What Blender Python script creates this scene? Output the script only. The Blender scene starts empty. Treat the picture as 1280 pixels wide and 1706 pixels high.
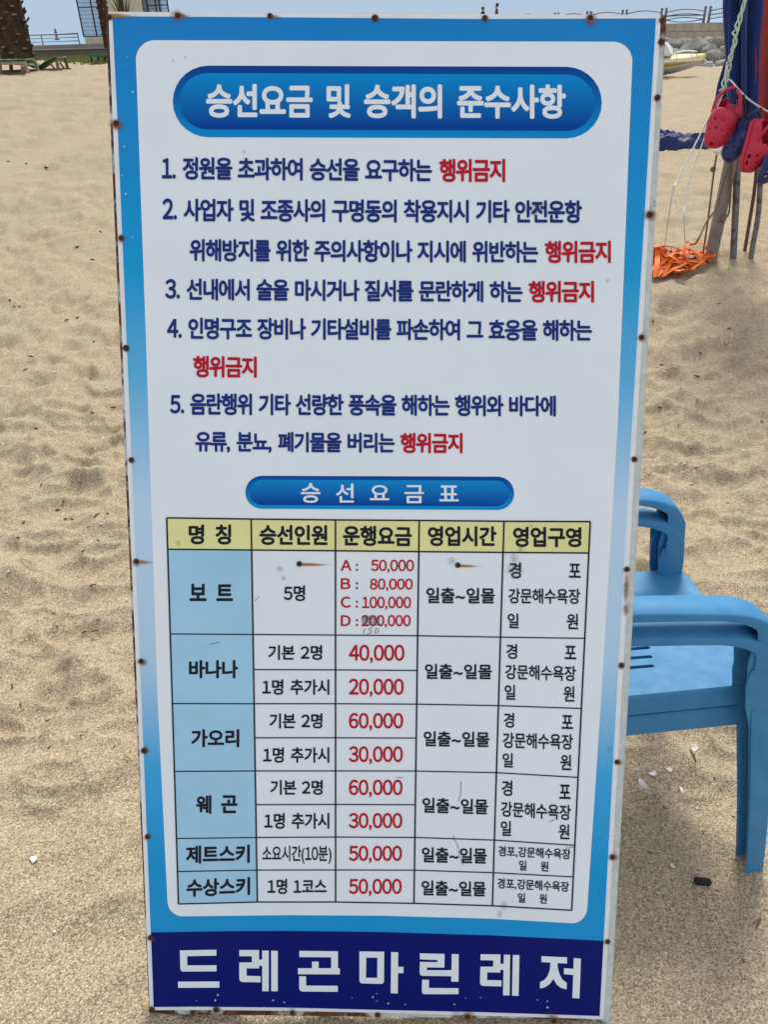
import bpy, bmesh, math, random
import numpy as np
from mathutils import Vector, Matrix
random.seed(7)
rng = np.random.default_rng(7)
SC = bpy.context.scene
COL = SC.collection
R = math.radians

# ------------------------------------------------------------------ camera
EYE = Vector((0.0, 0.0, 1.65))
FOC = 1281.0                                   # focal length in photo pixels (1280 x 1706)
PITCH, ROLL = R(32.27), R(-1.71)
cp, sp, cr, sr = math.cos(PITCH), math.sin(PITCH), math.cos(ROLL), math.sin(ROLL)
FWD = Vector((0, cp, -sp)); _r0 = Vector((1, 0, 0)); _d0 = Vector((0, -sp, -cp))
IX = cr * _r0 - sr * _d0
IY = sr * _r0 + cr * _d0
cam = bpy.data.cameras.new('camera'); camo = bpy.data.objects.new('camera', cam); COL.objects.link(camo)
m = Matrix((IX, -IY, -FWD)).transposed().to_4x4(); m.translation = EYE
camo.matrix_world = m
cam.sensor_fit = 'VERTICAL'; cam.sensor_height = 36; cam.lens = 36 * FOC / 1706
cam.clip_start = 0.05; cam.clip_end = 20000
SC.camera = camo

# ------------------------------------------------------------------ light
SUN_EL, SUN_AZ = R(52), R(10)                  # azimuth measured from +Y towards +X : behind the board
W = bpy.data.worlds.new('World'); SC.world = W; W.use_nodes = True
nt = W.node_tree; bg = nt.nodes['Background']
sky = nt.nodes.new('ShaderNodeTexSky'); sky.sky_type = 'NISHITA'; sky.sun_disc = False
sky.sun_elevation = SUN_EL; sky.sun_rotation = SUN_AZ
sky.air_density = 1.0; sky.dust_density = 0.6; sky.ozone_density = 2.0
# hazy summer sky : towards the horizon the sky pales to a soft blue
wtc = nt.nodes.new('ShaderNodeTexCoord'); wsx = nt.nodes.new('ShaderNodeSeparateXYZ'); nt.links.new(wtc.outputs['Generated'], wsx.inputs[0])
wmr = nt.nodes.new('ShaderNodeMapRange'); wmr.interpolation_type = 'SMOOTHSTEP'
for _i, _v in ((1, 0.0), (2, 0.45), (3, 1.0), (4, 0.0)): wmr.inputs[_i].default_value = _v
nt.links.new(wsx.outputs[2], wmr.inputs[0])
wmx = nt.nodes.new('ShaderNodeMix'); wmx.data_type = 'RGBA'; wmx.inputs[7].default_value = (1.26, 1.62, 2.04, 1)
nt.links.new(wmr.outputs[0], wmx.inputs[0]); 
wm0 = nt.nodes.new('ShaderNodeMix'); wm0.data_type = 'RGBA'; wm0.inputs[0].default_value = .75; wm0.inputs[7].default_value = (2.55, 2.52, 2.42, 1)   # high thin haze
nt.links.new(sky.outputs[0], wm0.inputs[6]); nt.links.new(wm0.outputs[2], wmx.inputs[6])
nt.links.new(wmx.outputs[2], bg.inputs[0]); bg.inputs[1].default_value = 0.15
sl = bpy.data.lights.new('sun', 'SUN'); so = bpy.data.objects.new('sun', sl); COL.objects.link(so)
sl.energy = 1.55; sl.angle = R(18); sl.color = (1.0, 0.95, 0.87)
sdir = Vector((math.sin(SUN_AZ) * math.cos(SUN_EL), math.cos(SUN_AZ) * math.cos(SUN_EL), math.sin(SUN_EL)))
so.rotation_euler = sdir.to_track_quat('Z', 'Y').to_euler(); so.location = (0, 0, 30)
SC.view_settings.view_transform = 'Standard'; SC.view_settings.look = 'None'
SC.view_settings.exposure = 1.25; SC.view_settings.gamma = 1.0
SC.render.engine = 'CYCLES'
SC.cycles.max_bounces = 6; SC.cycles.transparent_max_bounces = 12

# ------------------------------------------------------------------ helpers
def ray(x, y):
    return FWD + IX * ((x - 640) / FOC) + IY * ((y - 853) / FOC)
def P(x, y, Y):                                # the point of that line of sight which lies Y metres ahead
    d = ray(x, y); return EYE + d * (Y / d.y)
def flat(x, y, z=0.0):
    d = ray(x, y); return EYE + d * ((z - EYE.z) / d.z)

def hsh(i, j, s):
    n = (i.astype(np.int64) * 374761393 + j.astype(np.int64) * 668265263 + s * 1442695041) & 0x7fffffff
    n = ((n ^ (n >> 13)) * 1274126177) & 0x7fffffff
    return ((n ^ (n >> 16)) & 0xffff) / 65535.0
def vn(x, y, s=0):                             # smooth value noise, -1..1
    x = np.asarray(x, float); y = np.asarray(y, float)
    i = np.floor(x); j = np.floor(y); u = x - i; v = y - j
    u = u * u * u * (u * (u * 6 - 15) + 10); v = v * v * v * (v * (v * 6 - 15) + 10)
    a = hsh(i, j, s); b = hsh(i + 1, j, s); c = hsh(i, j + 1, s); d = hsh(i + 1, j + 1, s)
    return 2 * (a + (b - a) * u + (c - a) * v + (a - b - c + d) * u * v) - 1
def sst(e0, e1, x):
    t = np.clip((x - e0) / (e1 - e0), 0, 1); return t * t * (3 - 2 * t)

FOOT = [((lambda y_: y_ * rng.uniform(-.62, .62))(yy), yy, rng.uniform(0, 6.28), rng.uniform(.7, 1.25)) for yy in rng.uniform(1.5, 8.5, 520)]
def height(x, y, fine=True):
    x = np.asarray(x, float); y = np.asarray(y, float)
    q = x / np.maximum(y, .5)
    h = (0.95 * sst(4, 21, y) - .20 * sst(25, 44, y)) * (1 - sst(-0.2, 0.12, q))
    h = h + 0.36 * np.exp(-((x - 2.35) / 1.15) ** 2 - ((y - 5.0) / 1.15) ** 2)
    h = h - 4.0 * sst(66, 74, y)
    if not fine: return h
    far = np.clip(1.5 / np.maximum(np.hypot(x, y), 1.0), .25, 1)
    a, b = x * .82 + y * .57, -x * .57 + y * .82
    w = .25 * vn(x * 3, y * 3, 5)
    rid = 1 - np.abs(vn(a * 2.3 + w, b * 5.5 + w, 1))
    rid2 = 1 - np.abs(vn(a * 5 + w, b * 9 - w, 2))
    d = .022 * (rid - .5) + .014 * (rid2 - .5) + .022 * vn(x * 1.1, y * 1.1, 3) + .006 * vn(x * 14, y * 14, 4) * far
    d = d + .0022 * vn(x * 38, y * 38, 6) * far
    wx, wy = .6 * vn(x * 1.9, y * 1.9, 31), .6 * vn(x * 1.9, y * 1.9, 32)
    rm_ = np.clip((np.hypot(x, y) - 1.0) / 1.0, 0, 1)
    r3 = (1 - np.abs(vn(x * 2.9 + wx, y * 3.6 + wy, 33))) ** 2.2; r4 = (1 - np.abs(vn(x * 5.2 + wy * 1.5, y * 8.2 + wx * 1.5, 34))) ** 2.0; r5 = (1 - np.abs(vn(x * 12 + wx, y * 14 + wy, 35))) ** 1.8
    fall = np.clip(7.0 / np.maximum(np.hypot(x, y), 1), .3, 1)
    d = d + rm_ * fall * (.030 * (r3 - .4) + .034 * (r4 - .4) + .018 * (r5 - .4))
    d = d + .02 * np.clip((y - 2) / 4, 0, 1.4) * vn(x * 3.3, y * 3.9, 8) + .016 * np.clip((y - 1.5) / 4, 0, 1) * vn(x * 7, y * 8, 9)
    # a smoother drag track crossing the beach on the left
    t_ = (x - TRA.x) * TRN.x + (y - TRA.y) * TRN.y
    tm = np.exp(-(t_ / .42) ** 4) * (x < .5)
    d = d * (1 - .8 * tm) + .03 * np.exp(-((np.abs(t_) - .50) / .10) ** 2) * (x < .5) - .02 * tm
    return h + d
TRA = flat(0, 316, .08); _trd = (flat(185, 262, .08) - TRA).normalized(); TRN = Vector((_trd.y, -_trd.x, 0))
def footprints(X, Y, Z):
    for fx, fy, a, s in FOOT:
        m_ = (np.abs(X - fx) < .35) & (np.abs(Y - fy) < .35)
        if not m_.any(): continue
        dx, dy = X[m_] - fx, Y[m_] - fy
        u = (dx * math.cos(a) + dy * math.sin(a)) / (.13 * s); v = (-dx * math.sin(a) + dy * math.cos(a)) / (.055 * s)
        d = np.sqrt(u * u + v * v)
        Z[m_] += -.013 * np.exp(-d ** 2 * .9) + .006 * np.exp(-((d - 1.35) / .35) ** 2)
def gz(x, y):
    X = np.array([float(x)]); Y = np.array([float(y)]); Z = height(X, Y); footprints(X, Y, Z); return float(Z[0])
_T = np.geomspace(.5, 90, 700)
def G(px, py):                                 # where that line of sight first meets the sand
    d = ray(px, py); d = d / d.y
    X = EYE.x + d.x * _T; Z = EYE.z + d.z * _T; Hh = height(X, _T)
    below = np.nonzero(Z <= Hh)[0]; i = int(below[0]) if len(below) else len(_T) - 1
    lo, hi = (_T[i - 1], _T[i]) if i else (_T[0], _T[0])
    for _ in range(22):
        m_ = (lo + hi) / 2
        if EYE.z + d.z * m_ <= gz(EYE.x + d.x * m_, m_): hi = m_
        else: lo = m_
    return EYE + d * hi

def finish(name, bm, mats, parent=None, smooth=False, auto=None):
    me = bpy.data.meshes.new(name)
    bm.normal_update()
    bm.to_mesh(me); bm.free()
    for mt in (mats if isinstance(mats, (list, tuple)) else [mats]): me.materials.append(mt)
    o = bpy.data.objects.new(name, me); COL.objects.link(o)
    if smooth:
        for p in me.polygons: p.use_smooth = True
    if auto is not None:
        me.set_sharp_from_angle(angle=R(auto))
    if parent is not None: o.parent = parent
    return o
def thing(name, label, cat, loc=(0, 0, 0), rotz=0.0, group=None):
    o = bpy.data.objects.new(name, None); COL.objects.link(o); o.location = loc; o.rotation_euler = (0, 0, rotz)
    o.empty_display_size = .1
    o['label'] = label; o['category'] = cat
    if group: o['group'] = group
    return o
def tag(o, label, cat, group=None):
    o['label'] = label; o['category'] = cat
    if group: o['group'] = group
    return o
def struct(o):
    o['kind'] = 'structure'; return o

def add_poly(bm, pts, mi=0):
    f = bm.faces.new([bm.verts.new(p) for p in pts]); f.material_index = mi; return f
def add_prism(bm, pts, off, mi=0):             # polygon + extrusion vector
    off = Vector(off); pts = [Vector(p) for p in pts]; n = len(pts)
    a = [bm.verts.new(p) for p in pts]; b = [bm.verts.new(p + off) for p in pts]
    fs = [bm.faces.new(a[::-1]), bm.faces.new(b)]
    for i in range(n): fs.append(bm.faces.new((a[i], a[(i + 1) % n], b[(i + 1) % n], b[i])))
    for f in fs: f.material_index = mi
    bmesh.ops.recalc_face_normals(bm, faces=fs)
    return fs
def add_box(bm, c, s, mi=0, rot=None, bev=0.0):
    M = Matrix.Translation(Vector(c)) @ (rot.to_4x4() if rot is not None else Matrix.Identity(4)) @ Matrix.Diagonal((s[0], s[1], s[2], 1))
    r = bmesh.ops.create_cube(bm, size=1, matrix=M)
    fs = {f for v in r['verts'] for f in v.link_faces}
    for f in fs: f.material_index = mi
    if bev: 
        es = list({e for f in fs for e in f.edges})
        rr = bmesh.ops.bevel(bm, geom=es, offset=bev, segments=2, affect='EDGES', profile=.5)
        for f in rr['faces']: f.material_index = mi
def catmull(pts, n=6):
    pts = [Vector(p) for p in pts]; out = []
    for i in range(len(pts) - 1):
        p0 = pts[max(i - 1, 0)]; p1 = pts[i]; p2 = pts[i + 1]; p3 = pts[min(i + 2, len(pts) - 1)]
        for k in range(n):
            t = k / n
            out.append(.5 * ((2 * p1) + (-p0 + p2) * t + (2 * p0 - 5 * p1 + 4 * p2 - p3) * t * t + (-p0 + 3 * p1 - 3 * p2 + p3) * t ** 3))
    out.append(pts[-1]); return out
def frames(pts):
    n = len(pts); T = []
    for i in range(n):
        t = pts[min(i + 1, n - 1)] - pts[max(i - 1, 0)]; T.append(t.normalized() if t.length > 1e-9 else Vector((0, 0, 1)))
    up = Vector((0, 0, 1)) if abs(T[0].z) < .9 else Vector((1, 0, 0))
    N = [(up - T[0] * up.dot(T[0])).normalized()]
    for i in range(1, n):
        v = N[-1] - T[i] * N[-1].dot(T[i]); N.append(v.normalized() if v.length > 1e-6 else N[-1])
    return T, N
def add_tube(bm, pts, r, seg=8, mi=0, cap=True):
    pts = [Vector(p) for p in pts]; T, N = frames(pts); rings = []
    for i, p in enumerate(pts):
        B = T[i].cross(N[i]); rr = r[i] if isinstance(r, (list, tuple)) else r
        rings.append([bm.verts.new(p + (N[i] * math.cos(2 * math.pi * k / seg) + B * math.sin(2 * math.pi * k / seg)) * rr) for k in range(seg)])
    for a, b in zip(rings[:-1], rings[1:]):
        for k in range(seg):
            f = bm.faces.new((a[k], a[(k + 1) % seg], b[(k + 1) % seg], b[k])); f.material_index = mi; f.smooth = True
    if cap:
        for f in (bm.faces.new(rings[0][::-1]), bm.faces.new(rings[-1])): f.material_index = mi
def tube_obj(name, pts, r, mat, parent=None, seg=8):
    bm = bmesh.new(); add_tube(bm, pts, r, seg); return finish(name, bm, mat, parent)

# ------------------------------------------------------------------ materials
class NT:
    def __init__(s, name, rough=.5, spec=.5, metal=0.0):
        s.m = bpy.data.materials.new(name); s.m.use_nodes = True; s.t = s.m.node_tree
        s.b = s.t.nodes['Principled BSDF']; s.b.inputs['Roughness'].default_value = rough
        s.b.inputs['Specular IOR Level'].default_value = spec; s.b.inputs['Metallic'].default_value = metal
        s.tc = s.n('ShaderNodeTexCoord')
    def n(s, t, **kw):
        nd = s.t.nodes.new(t)
        for k, v in kw.items(): setattr(nd, k, v)
        return nd
    def l(s, a, b): s.t.links.new(a, b)
    def noise(s, scale, detail=4, rough=.55, vec=None, dist=0.0):
        nd = s.n('ShaderNodeTexNoise'); nd.inputs['Scale'].default_value = scale; nd.inputs['Detail'].default_value = detail
        nd.inputs['Roughness'].default_value = rough; nd.inputs['Distortion'].default_value = dist
        s.l(vec if vec is not None else s.tc.outputs['Object'], nd.inputs['Vector']); return nd.outputs[0]
    def ramp(s, fac, stops, interp='LINEAR'):
        nd = s.n('ShaderNodeValToRGB'); cr_ = nd.color_ramp; cr_.interpolation = interp
        while len(cr_.elements) < len(stops): cr_.elements.new(.5)
        for e, (p, c) in zip(cr_.elements, stops):
            e.position = p; e.color = (*c, 1) if not isinstance(c, (int, float)) else (c, c, c, 1)
        s.l(fac, nd.inputs[0]); return nd.outputs[0]
    def mix(s, fac, a, b, mode='MIX'):
        nd = s.n('ShaderNodeMix', data_type='RGBA', blend_type=mode)
        for i, v in ((0, fac), (6, a), (7, b)):
            if isinstance(v, (int, float)): nd.inputs[i].default_value = v
            elif isinstance(v, tuple): nd.inputs[i].default_value = (*v, 1)
            else: s.l(v, nd.inputs[i])
        return nd.outputs[2]
    def math(s, op, a, b=0.0, clamp=False):
        nd = s.n('ShaderNodeMath', operation=op); nd.use_clamp = clamp
        for i, v in ((0, a), (1, b)):
            if isinstance(v, (int, float)): nd.inputs[i].default_value = v
            else: s.l(v, nd.inputs[i])
        return nd.outputs[0]
    def bump(s, h, strength=.3, dist=.01):
        nd = s.n('ShaderNodeBump'); nd.inputs['Strength'].default_value = strength; nd.inputs['Distance'].default_value = dist
        s.l(h, nd.inputs['Height']); s.l(nd.outputs[0], s.b.inputs['Normal'])
    def col(s, c):
        if isinstance(c, tuple): s.b.inputs['Base Color'].default_value = (*c, 1)
        else: s.l(c, s.b.inputs['Base Color'])
        return s.m
def srgb(r, g, b):
    f = lambda c: (c / 255 / 12.92) if c <= 10 else ((c / 255 + .055) / 1.055) ** 2.4
    return (f(r), f(g), f(b))
def plain(name, c, rough=.5, var=.12, scale=20, spec=.4, metal=0.0, bump=0.0, bscale=60):
    k = NT(name, rough, spec, metal)
    lo = tuple(max(0, v * (1 - var)) for v in c); hi = tuple(min(1, v * (1 + var)) for v in c)
    k.col(k.ramp(k.noise(scale, 5), [(.3, lo), (.7, hi)]))
    if bump: k.bump(k.noise(bscale, 4), bump, .01)
    return k.m

# sand
k = NT('sand_grains', .95, .15)
big = k.noise(1.3, 4); mid = k.noise(9, 4)
base = k.mix(big, (.40, .342, .252), (.495, .43, .33))
base = k.mix(k.math('MULTIPLY', mid, .5), base, (.36, .30, .215))
vo = k.n('ShaderNodeTexVoronoi'); vo.inputs['Scale'].default_value = 330; k.l(k.tc.outputs['Object'], vo.inputs['Vector'])
sepc = k.n('ShaderNodeSeparateColor'); k.l(vo.outputs['Color'], sepc.inputs[0])
gr = k.ramp(sepc.outputs[0], [(0, (.42, .37, .30)), (.25, (.70, .65, .56)), (.55, (1.0, .97, .9)), (.86, (1.25, 1.2, 1.08)), (.95, (1.6, 1.55, 1.45))])
gv = k.ramp(sepc.outputs[1], [(0, (.85, .8, .7)), (1, (1.1, 1.1, 1.15))])
c1 = k.mix(1.0, base, gr, 'MULTIPLY'); c1 = k.mix(.6, c1, gv, 'MULTIPLY')
fn = k.noise(150, 3, .6)
c1 = k.mix(k.math('MULTIPLY', fn, .28), c1, (.22, .17, .115))
k.col(c1)
hgt = k.math('ADD', k.math('MULTIPLY', vo.outputs['Distance'], -.5), k.math('MULTIPLY', k.noise(120, 3, .65), 1.1))
k.bump(hgt, .6, .005)
M_sand = k.m

# printed film : colour of the print runs from blue at the top through pale to blue at the bottom
k = NT('printed_blue_film', .5, .06)
sx = k.n('ShaderNodeSeparateXYZ'); k.l(k.tc.outputs['Object'], sx.inputs[0])
vv = k.math('DIVIDE', sx.outputs[1], 1.82)
grd = k.ramp(vv, [(.02, (.001, .29, .64)), (.18, (.001, .31, .67)), (.29, (.05, .40, .76)), (.41, (.47, .67, .86)), (.56, (.53, .71, .88)), (.68, (.12, .47, .79)), (.78, (.001, .35, .71)), (.88, (.001, .28, .66)), (1.0, (.001, .225, .61))])
wv = k.noise(3, 3)
k.col(k.mix(k.math('MULTIPLY', wv, .05), grd, (.6, .7, .8)))
k.bump(k.noise(7, 3), .12, .02)
M_film = k.m
k = NT('printed_white', .45, .25)
k.col(k.ramp(k.noise(5, 6), [(.3, (.795, .85, .895)), (.7, (.845, .89, .93))])); k.bump(k.noise(6, 3), .10, .02); M_white = k.m
M_margin = plain('white_film_edge', (.80, .82, .83), .4, .06, 30)
M_navyband = plain('printed_navy', srgb(1, 18, 108), .45, .06, 6, .15)
def vgrad(name, y0, y1, c0, c1_):
    k = NT(name, .5, .06); s_ = k.n('ShaderNodeSeparateXYZ'); k.l(k.tc.outputs['Object'], s_.inputs[0])
    t = k.math('DIVIDE', k.math('SUBTRACT', s_.outputs[1], y0), (y1 - y0))
    k.col(k.ramp(t, [(0.05, c0), (.95, c1_)])); return k.m
M_tnavy = plain('print_navy_ink', srgb(20, 46, 122), .5, .1, 40, .18)
M_tred = plain('print_red_ink', srgb(190, 14, 38), .5, .1, 40, .18)
M_tblack = plain('print_black_ink', (.010, .012, .02), .5, .2, 40, .18)
M_twhite = plain('print_white_ink', (.82, .86, .89), .35, .03, 40)
M_yellow = plain('print_yellow', (.80, .78, .33), .35, .05, 12)
M_cell = plain('print_light_blue', (.37, .64, .84), .35, .06, 9)
k = NT('painted_frame_rust', .6, .3)
sx = k.n('ShaderNodeSeparateXYZ'); k.l(k.tc.outputs['Object'], sx.inputs[0])
ax = k.math('ABSOLUTE', sx.outputs[0]); ay = k.math('ABSOLUTE', k.math('SUBTRACT', sx.outputs[1], .90))
nA = k.noise(22, 6, .65); nB = k.noise(4.5, 3)
crn = k.math('MULTIPLY', k.math('SUBTRACT', ax, .30), 1.6)           # towards the corners
crn = k.math('ADD', k.math('MULTIPLY', k.math('MAXIMUM', k.math('SUBTRACT', ay, .845), 0.0), 5.0), k.math('MULTIPLY', k.math('MAXIMUM', k.math('SUBTRACT', ax, .43), 0.0), .3))
lft = k.math('MULTIPLY', k.math('LESS_THAN', sx.outputs[0], -.40), .20)
msk = k.math('ADD', k.math('ADD', k.math('MULTIPLY', nA, .75), k.math('MULTIPLY', nB, .75)), k.math('ADD', crn, lft))
rm = k.ramp(msk, [(.88, 0.0), (.98, 1.0)])
paint = k.ramp(k.noise(60, 5), [(.3, (.50, .53, .50)), (.75, (.66, .69, .66))])
rust = k.ramp(k.noise(45, 5), [(.3, (.035, .014, .009)), (.55, (.10, .035, .016)), (.8, (.33, .15, .05))])
k.col(k.mix(rm, paint, rust)); k.bump(k.noise(90, 4), .3, .003); M_frame = k.m
k = NT('rusty_screw', .75, .3)
k.col(k.ramp(k.noise(300, 4), [(.3, (.02, .011, .008)), (.7, (.085, .04, .024))])); k.bump(k.noise(300, 3), .4, .002); M_screw = k.m
def stain_mat(name, c, cut0, cut1, scale, top=.9, kind='spot'):
    k = NT(name, .75, .1); k.col(c); sp_ = k.n('ShaderNodeSeparateXYZ'); k.l(k.tc.outputs['Generated'], sp_.inputs[0])
    dx = k.math('SUBTRACT', sp_.outputs[0], .5 if kind == 'spot' else 0.0); dy = k.math('SUBTRACT', sp_.outputs[1], .5)
    if kind == 'spot': r = k.math('SQRT', k.math('ADD', k.math('MULTIPLY', dx, dx), k.math('MULTIPLY', dy, dy)))
    else: r = k.math('MAXIMUM', k.math('MULTIPLY', dx, .5), k.math('ABSOLUTE', dy))
    fall = k.ramp(r, [(.12, 1.0), (.47, 0.0)])
    a = k.ramp(k.noise(scale, 5, .6), [(cut0, 0.0), (cut1, 1.0)])
    k.l(k.math('MULTIPLY', k.math('MULTIPLY', a, fall), top), k.b.inputs['Alpha']); return k.m
M_stain = stain_mat('rust_stain', (.28, .115, .03), .15, .55, 130)
M_streak = stain_mat('rust_streak', (.42, .19, .04), .10, .45, 150, 1.0, 'streak')
M_scuff = stain_mat('grey_scuff', (.10, .11, .11), .42, .58, 420, .45)
M_chip = stain_mat('white_chip', (.62, .65, .68), .35, .5, 300, 1.0)
M_pencil = plain('pencil_mark', (.10, .10, .11), .6)

# ------------------------------------------------------------------ ground sheet
def build_ground():
    rr = np.concatenate([np.geomspace(.22, 4.2, 700), np.geomspace(4.2, 90, 380)[1:]])
    th = np.concatenate([np.linspace(-38, 38, 520), np.linspace(38, 322, 90)[1:-1]]) * math.pi / 180
    RR, TH = np.meshgrid(rr, th, indexing='ij')
    X = RR * np.sin(TH); Y = RR * np.cos(TH)
    Z = height(X, Y); footprints(X, Y, Z)
    # sand heaped slightly against what stands in it
    for (x, y) in ((-.47, .76), (.40, .74), (.85, 1.06)):
        Z += .018 * np.exp(-((X - x) ** 2 + (Y - y) ** 2) / .06 ** 2)
    nr, ntn = X.shape
    co = np.stack([X, Y, Z], -1).reshape(-1, 3)
    i = np.arange(nr - 1)[:, None]; j = np.arange(ntn)[None, :]; j2 = (j + 1) % ntn
    q = np.stack([i * ntn + j, i * ntn + j2, (i + 1) * ntn + j2, (i + 1) * ntn + j], -1).reshape(-1, 4)
    c0 = len(co); co = np.vstack([co, [[0, 0, float(height(0, 0))]]])
    fan = [(c0, (a + 1) % ntn, a) for a in range(ntn)]
    me = bpy.data.meshes.new('sand')
    me.from_pydata(co.tolist(), [], q[:, ::-1].tolist() + fan)
    me.materials.append(M_sand)
    me.polygons.foreach_set('use_smooth', [True] * len(me.polygons))
    o = bpy.data.objects.new('sand', me); COL.objects.link(o); return struct(o)
build_ground()
# sea
k = NT('sea_water', .25, .5); k.col((.10, .22, .34))
mp = k.n('ShaderNodeMapping'); mp.inputs['Scale'].default_value = (.12, .5, 1); k.l(k.tc.outputs['Object'], mp.inputs[0])
k.bump(k.noise(1.0, 6, .6, mp.outputs[0]), .35, .5); M_sea = k.m
bm = bmesh.new()
bmesh.ops.create_circle(bm, cap_ends=True, segments=96, radius=12000, matrix=Matrix.Translation((0, 0, -1.6)))
struct(finish('sea', bm, M_sea))

# ================================================================== SIGNBOARD
_q = [((177, 19), (1113, 23)), ((248, 1704), (1016, 1707))]
BLp, BRp = flat(248, 1704), flat(1016, 1707)
def _n(p): return Vector(((p[0] - 640) / FOC, (p[1] - 853) / FOC, 1))
_vv = _n((177, 19)).cross(_n((248, 1704))).cross(_n((1113, 23)).cross(_n((1016, 1707)))).normalized()
_vw = IX * _vv.x + IY * _vv.y + FWD * _vv.z
SV = _vw if _vw.z > 0 else -_vw
SU = (BRp - BLp).normalized(); SU = (SU - SV * SU.dot(SV)).normalized()
SN = SU.cross(SV)
if SN.dot(EYE - BLp) < 0: SN = -SN
SO = (BLp + BRp) / 2
SM = Matrix((SU, SV, SN)).transposed().to_4x4(); SM.translation = SO
sign = thing('signboard', 'tall blue and white rental notice board in a rusty frame leaning back on the sand', 'sign')
sign.matrix_world = SM
def S(x, y, z=0.0):                            # place on the board's face, board coordinates in metres
    d = ray(x, y); t = (SO - EYE).dot(SN) / d.dot(SN); p = EYE + d * t - SO
    return Vector((p.dot(SU), p.dot(SV), z))
Z_FILM, Z_A, Z_B, Z_C, Z_T = 0.0, .0006, .0011, .0016, .0021
def lerp(a, b, t): return a + (b - a) * t

# frame : four square steel bars and two short feet, plus the prop legs behind
fo = [(173.5, 17.5), (1113, 23), (1018.5, 1702), (247, 1692)]
fi = [(196, 44), (1080, 46), (985, 1672), (272, 1664)]
fr = bmesh.new()
ZB, ZF = -.030, -.0022
for i in range(4):
    j = (i + 1) % 4
    q_ = [S(*fo[i]), S(*fo[j]), S(*fi[j]), S(*fi[i])]
    add_prism(fr, [Vector((p.x, p.y, ZB)) for p in q_], (0, 0, ZF - ZB))
for a, b in (((247, 1691), (281, 1709)), ((990, 1700), (1018.5, 1716))):
    p, q_ = S(*a), S(*b)
    add_prism(fr, [(p.x, p.y, ZB + .003), (q_.x, p.y, ZB + .003), (q_.x, q_.y - .02, ZB + .003), (p.x, q_.y - .02, ZB + .003)], (0, 0, ZF - ZB - .004))
bmesh.ops.bevel(fr, geom=[e for e in fr.edges if e.is_boundary is False and e.calc_length() > .5], offset=.0022, segments=2, affect='EDGES')
finish('frame', fr, M_frame, sign)
pr = bmesh.new()
Mi = SM.inverted()
for sgn in (-1, 1):
    top = Vector((sgn * .33, 1.55, -.035)); ft = SM @ top; ft = Vector((ft.x, ft.y + .40, -.05))
    add_tube(pr, [top, Mi @ ft], .011, 8)
tA, tB = Vector((-.33, 1.55, -.035)), Vector((.33, 1.55, -.035))
fA, fB = Mi @ ((SM @ tA) * 0 + Vector(((SM @ tA).x, (SM @ tA).y + .40, -.05))), Mi @ Vector(((SM @ tB).x, (SM @ tB).y + .40, -.05))
add_tube(pr, [tA.lerp(fA, .55), tB.lerp(fB, .55)], .009, 8)
finish('prop_leg', pr, M_frame, sign)

def sheet(name, pts, z, mat, th=.0004, parent=sign):      # thin printed layer given by its outline
    bm = bmesh.new(); add_prism(bm, [Vector((p.x, p.y, z - th)) for p in pts], (0, 0, th)); return finish(name, bm, mat, parent)
def edge(pts, n=10):                                       # photograph outline -> board outline, lightly curved
    return [S(*p) for p in pts]
# white margin sheet
mg = [(180, 19.5), (450, 21.5), (800, 23.5), (1102, 25), (1086, 300), (1054, 850), (1030, 1270), (1006.5, 1698), (800, 1692), (640, 1687.5), (480, 1684), (330, 1682.5), (249, 1683), (228, 1150), (203, 560), (187, 190)]
mg_o = sheet('backing_sheet', edge(mg), Z_FILM, M_margin, .002)
bl = [(187, 27.5), (450, 29), (800, 32), (1093.5, 31), (1078, 300), (1045, 850), (1022, 1270), (999.5, 1692), (800, 1685.5), (640, 1682), (480, 1678), (330, 1676.5), (256, 1677), (235, 1150), (210.5, 560), (195, 190)]
sheet('printed_border', edge(bl), Z_A, M_film)
nb = [(251.5, 1553), (380, 1551), (480, 1550.5), (640, 1552.5), (820, 1558), (1006, 1567), (999.5, 1692), (800, 1685.5), (640, 1682), (480, 1678), (330, 1676.5), (256, 1677)]
sheet('name_band', edge(nb), Z_B, M_navyband)
def arc(cx, cy, rx, ry, a0, a1, n=8):
    return [(cx + rx * math.cos(R(lerp(a0, a1, i / n))), cy - ry * math.sin(R(lerp(a0, a1, i / n)))) for i in range(n + 1)]
wp = arc(258, 99, 31.5, 31.5, 180, 90) + [(640, 69)] + arc(1022, 102, 32, 32, 90, 0) + [(1030, 700), (1003, 1150)] + arc(954, 1510, 25, 27.5, 0, -90) + [(820, 1530), (640, 1525), (480, 1524)] + arc(304, 1500, 25, 26, -90, -180) + [(262, 1150), (243, 560)]
white = sheet('white_panel', edge(wp), Z_B, M_white)
def pill(x0, x1, yl0, yl1, yr0, yr1, n=14):
    rl, rr_ = (yl1 - yl0) / 2, (yr1 - yr0) / 2
    return arc(x0 + rl, (yl0 + yl1) / 2, rl, rl, 270, 90, n) + arc(x1 - rr_, (yr0 + yr1) / 2, rr_, rr_, 90, -90, n)
def banner(name, o, i, cols):
    sheet(name, edge(pill(o[0] - 1.2, o[1] + 1.2, o[2] - 1.2, o[3] + 2.4, o[4] - 1.2, o[5] + 2.4)), Z_C - .0003, M_twhite, .0002)
    po = edge(pill(*o)); ys = [p.y for p in po]
    b = sheet(name, po, Z_C, vgrad(name + '_rim_print', min(ys), max(ys), cols[0], cols[1]), .0002)
    pi_ = edge(pill(*i)); ys = [p.y for p in pi_]
    sheet(name, pi_, Z_C + .0003, vgrad(name + '_face_print', min(ys), max(ys), cols[2], cols[3]), .0002)
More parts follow.
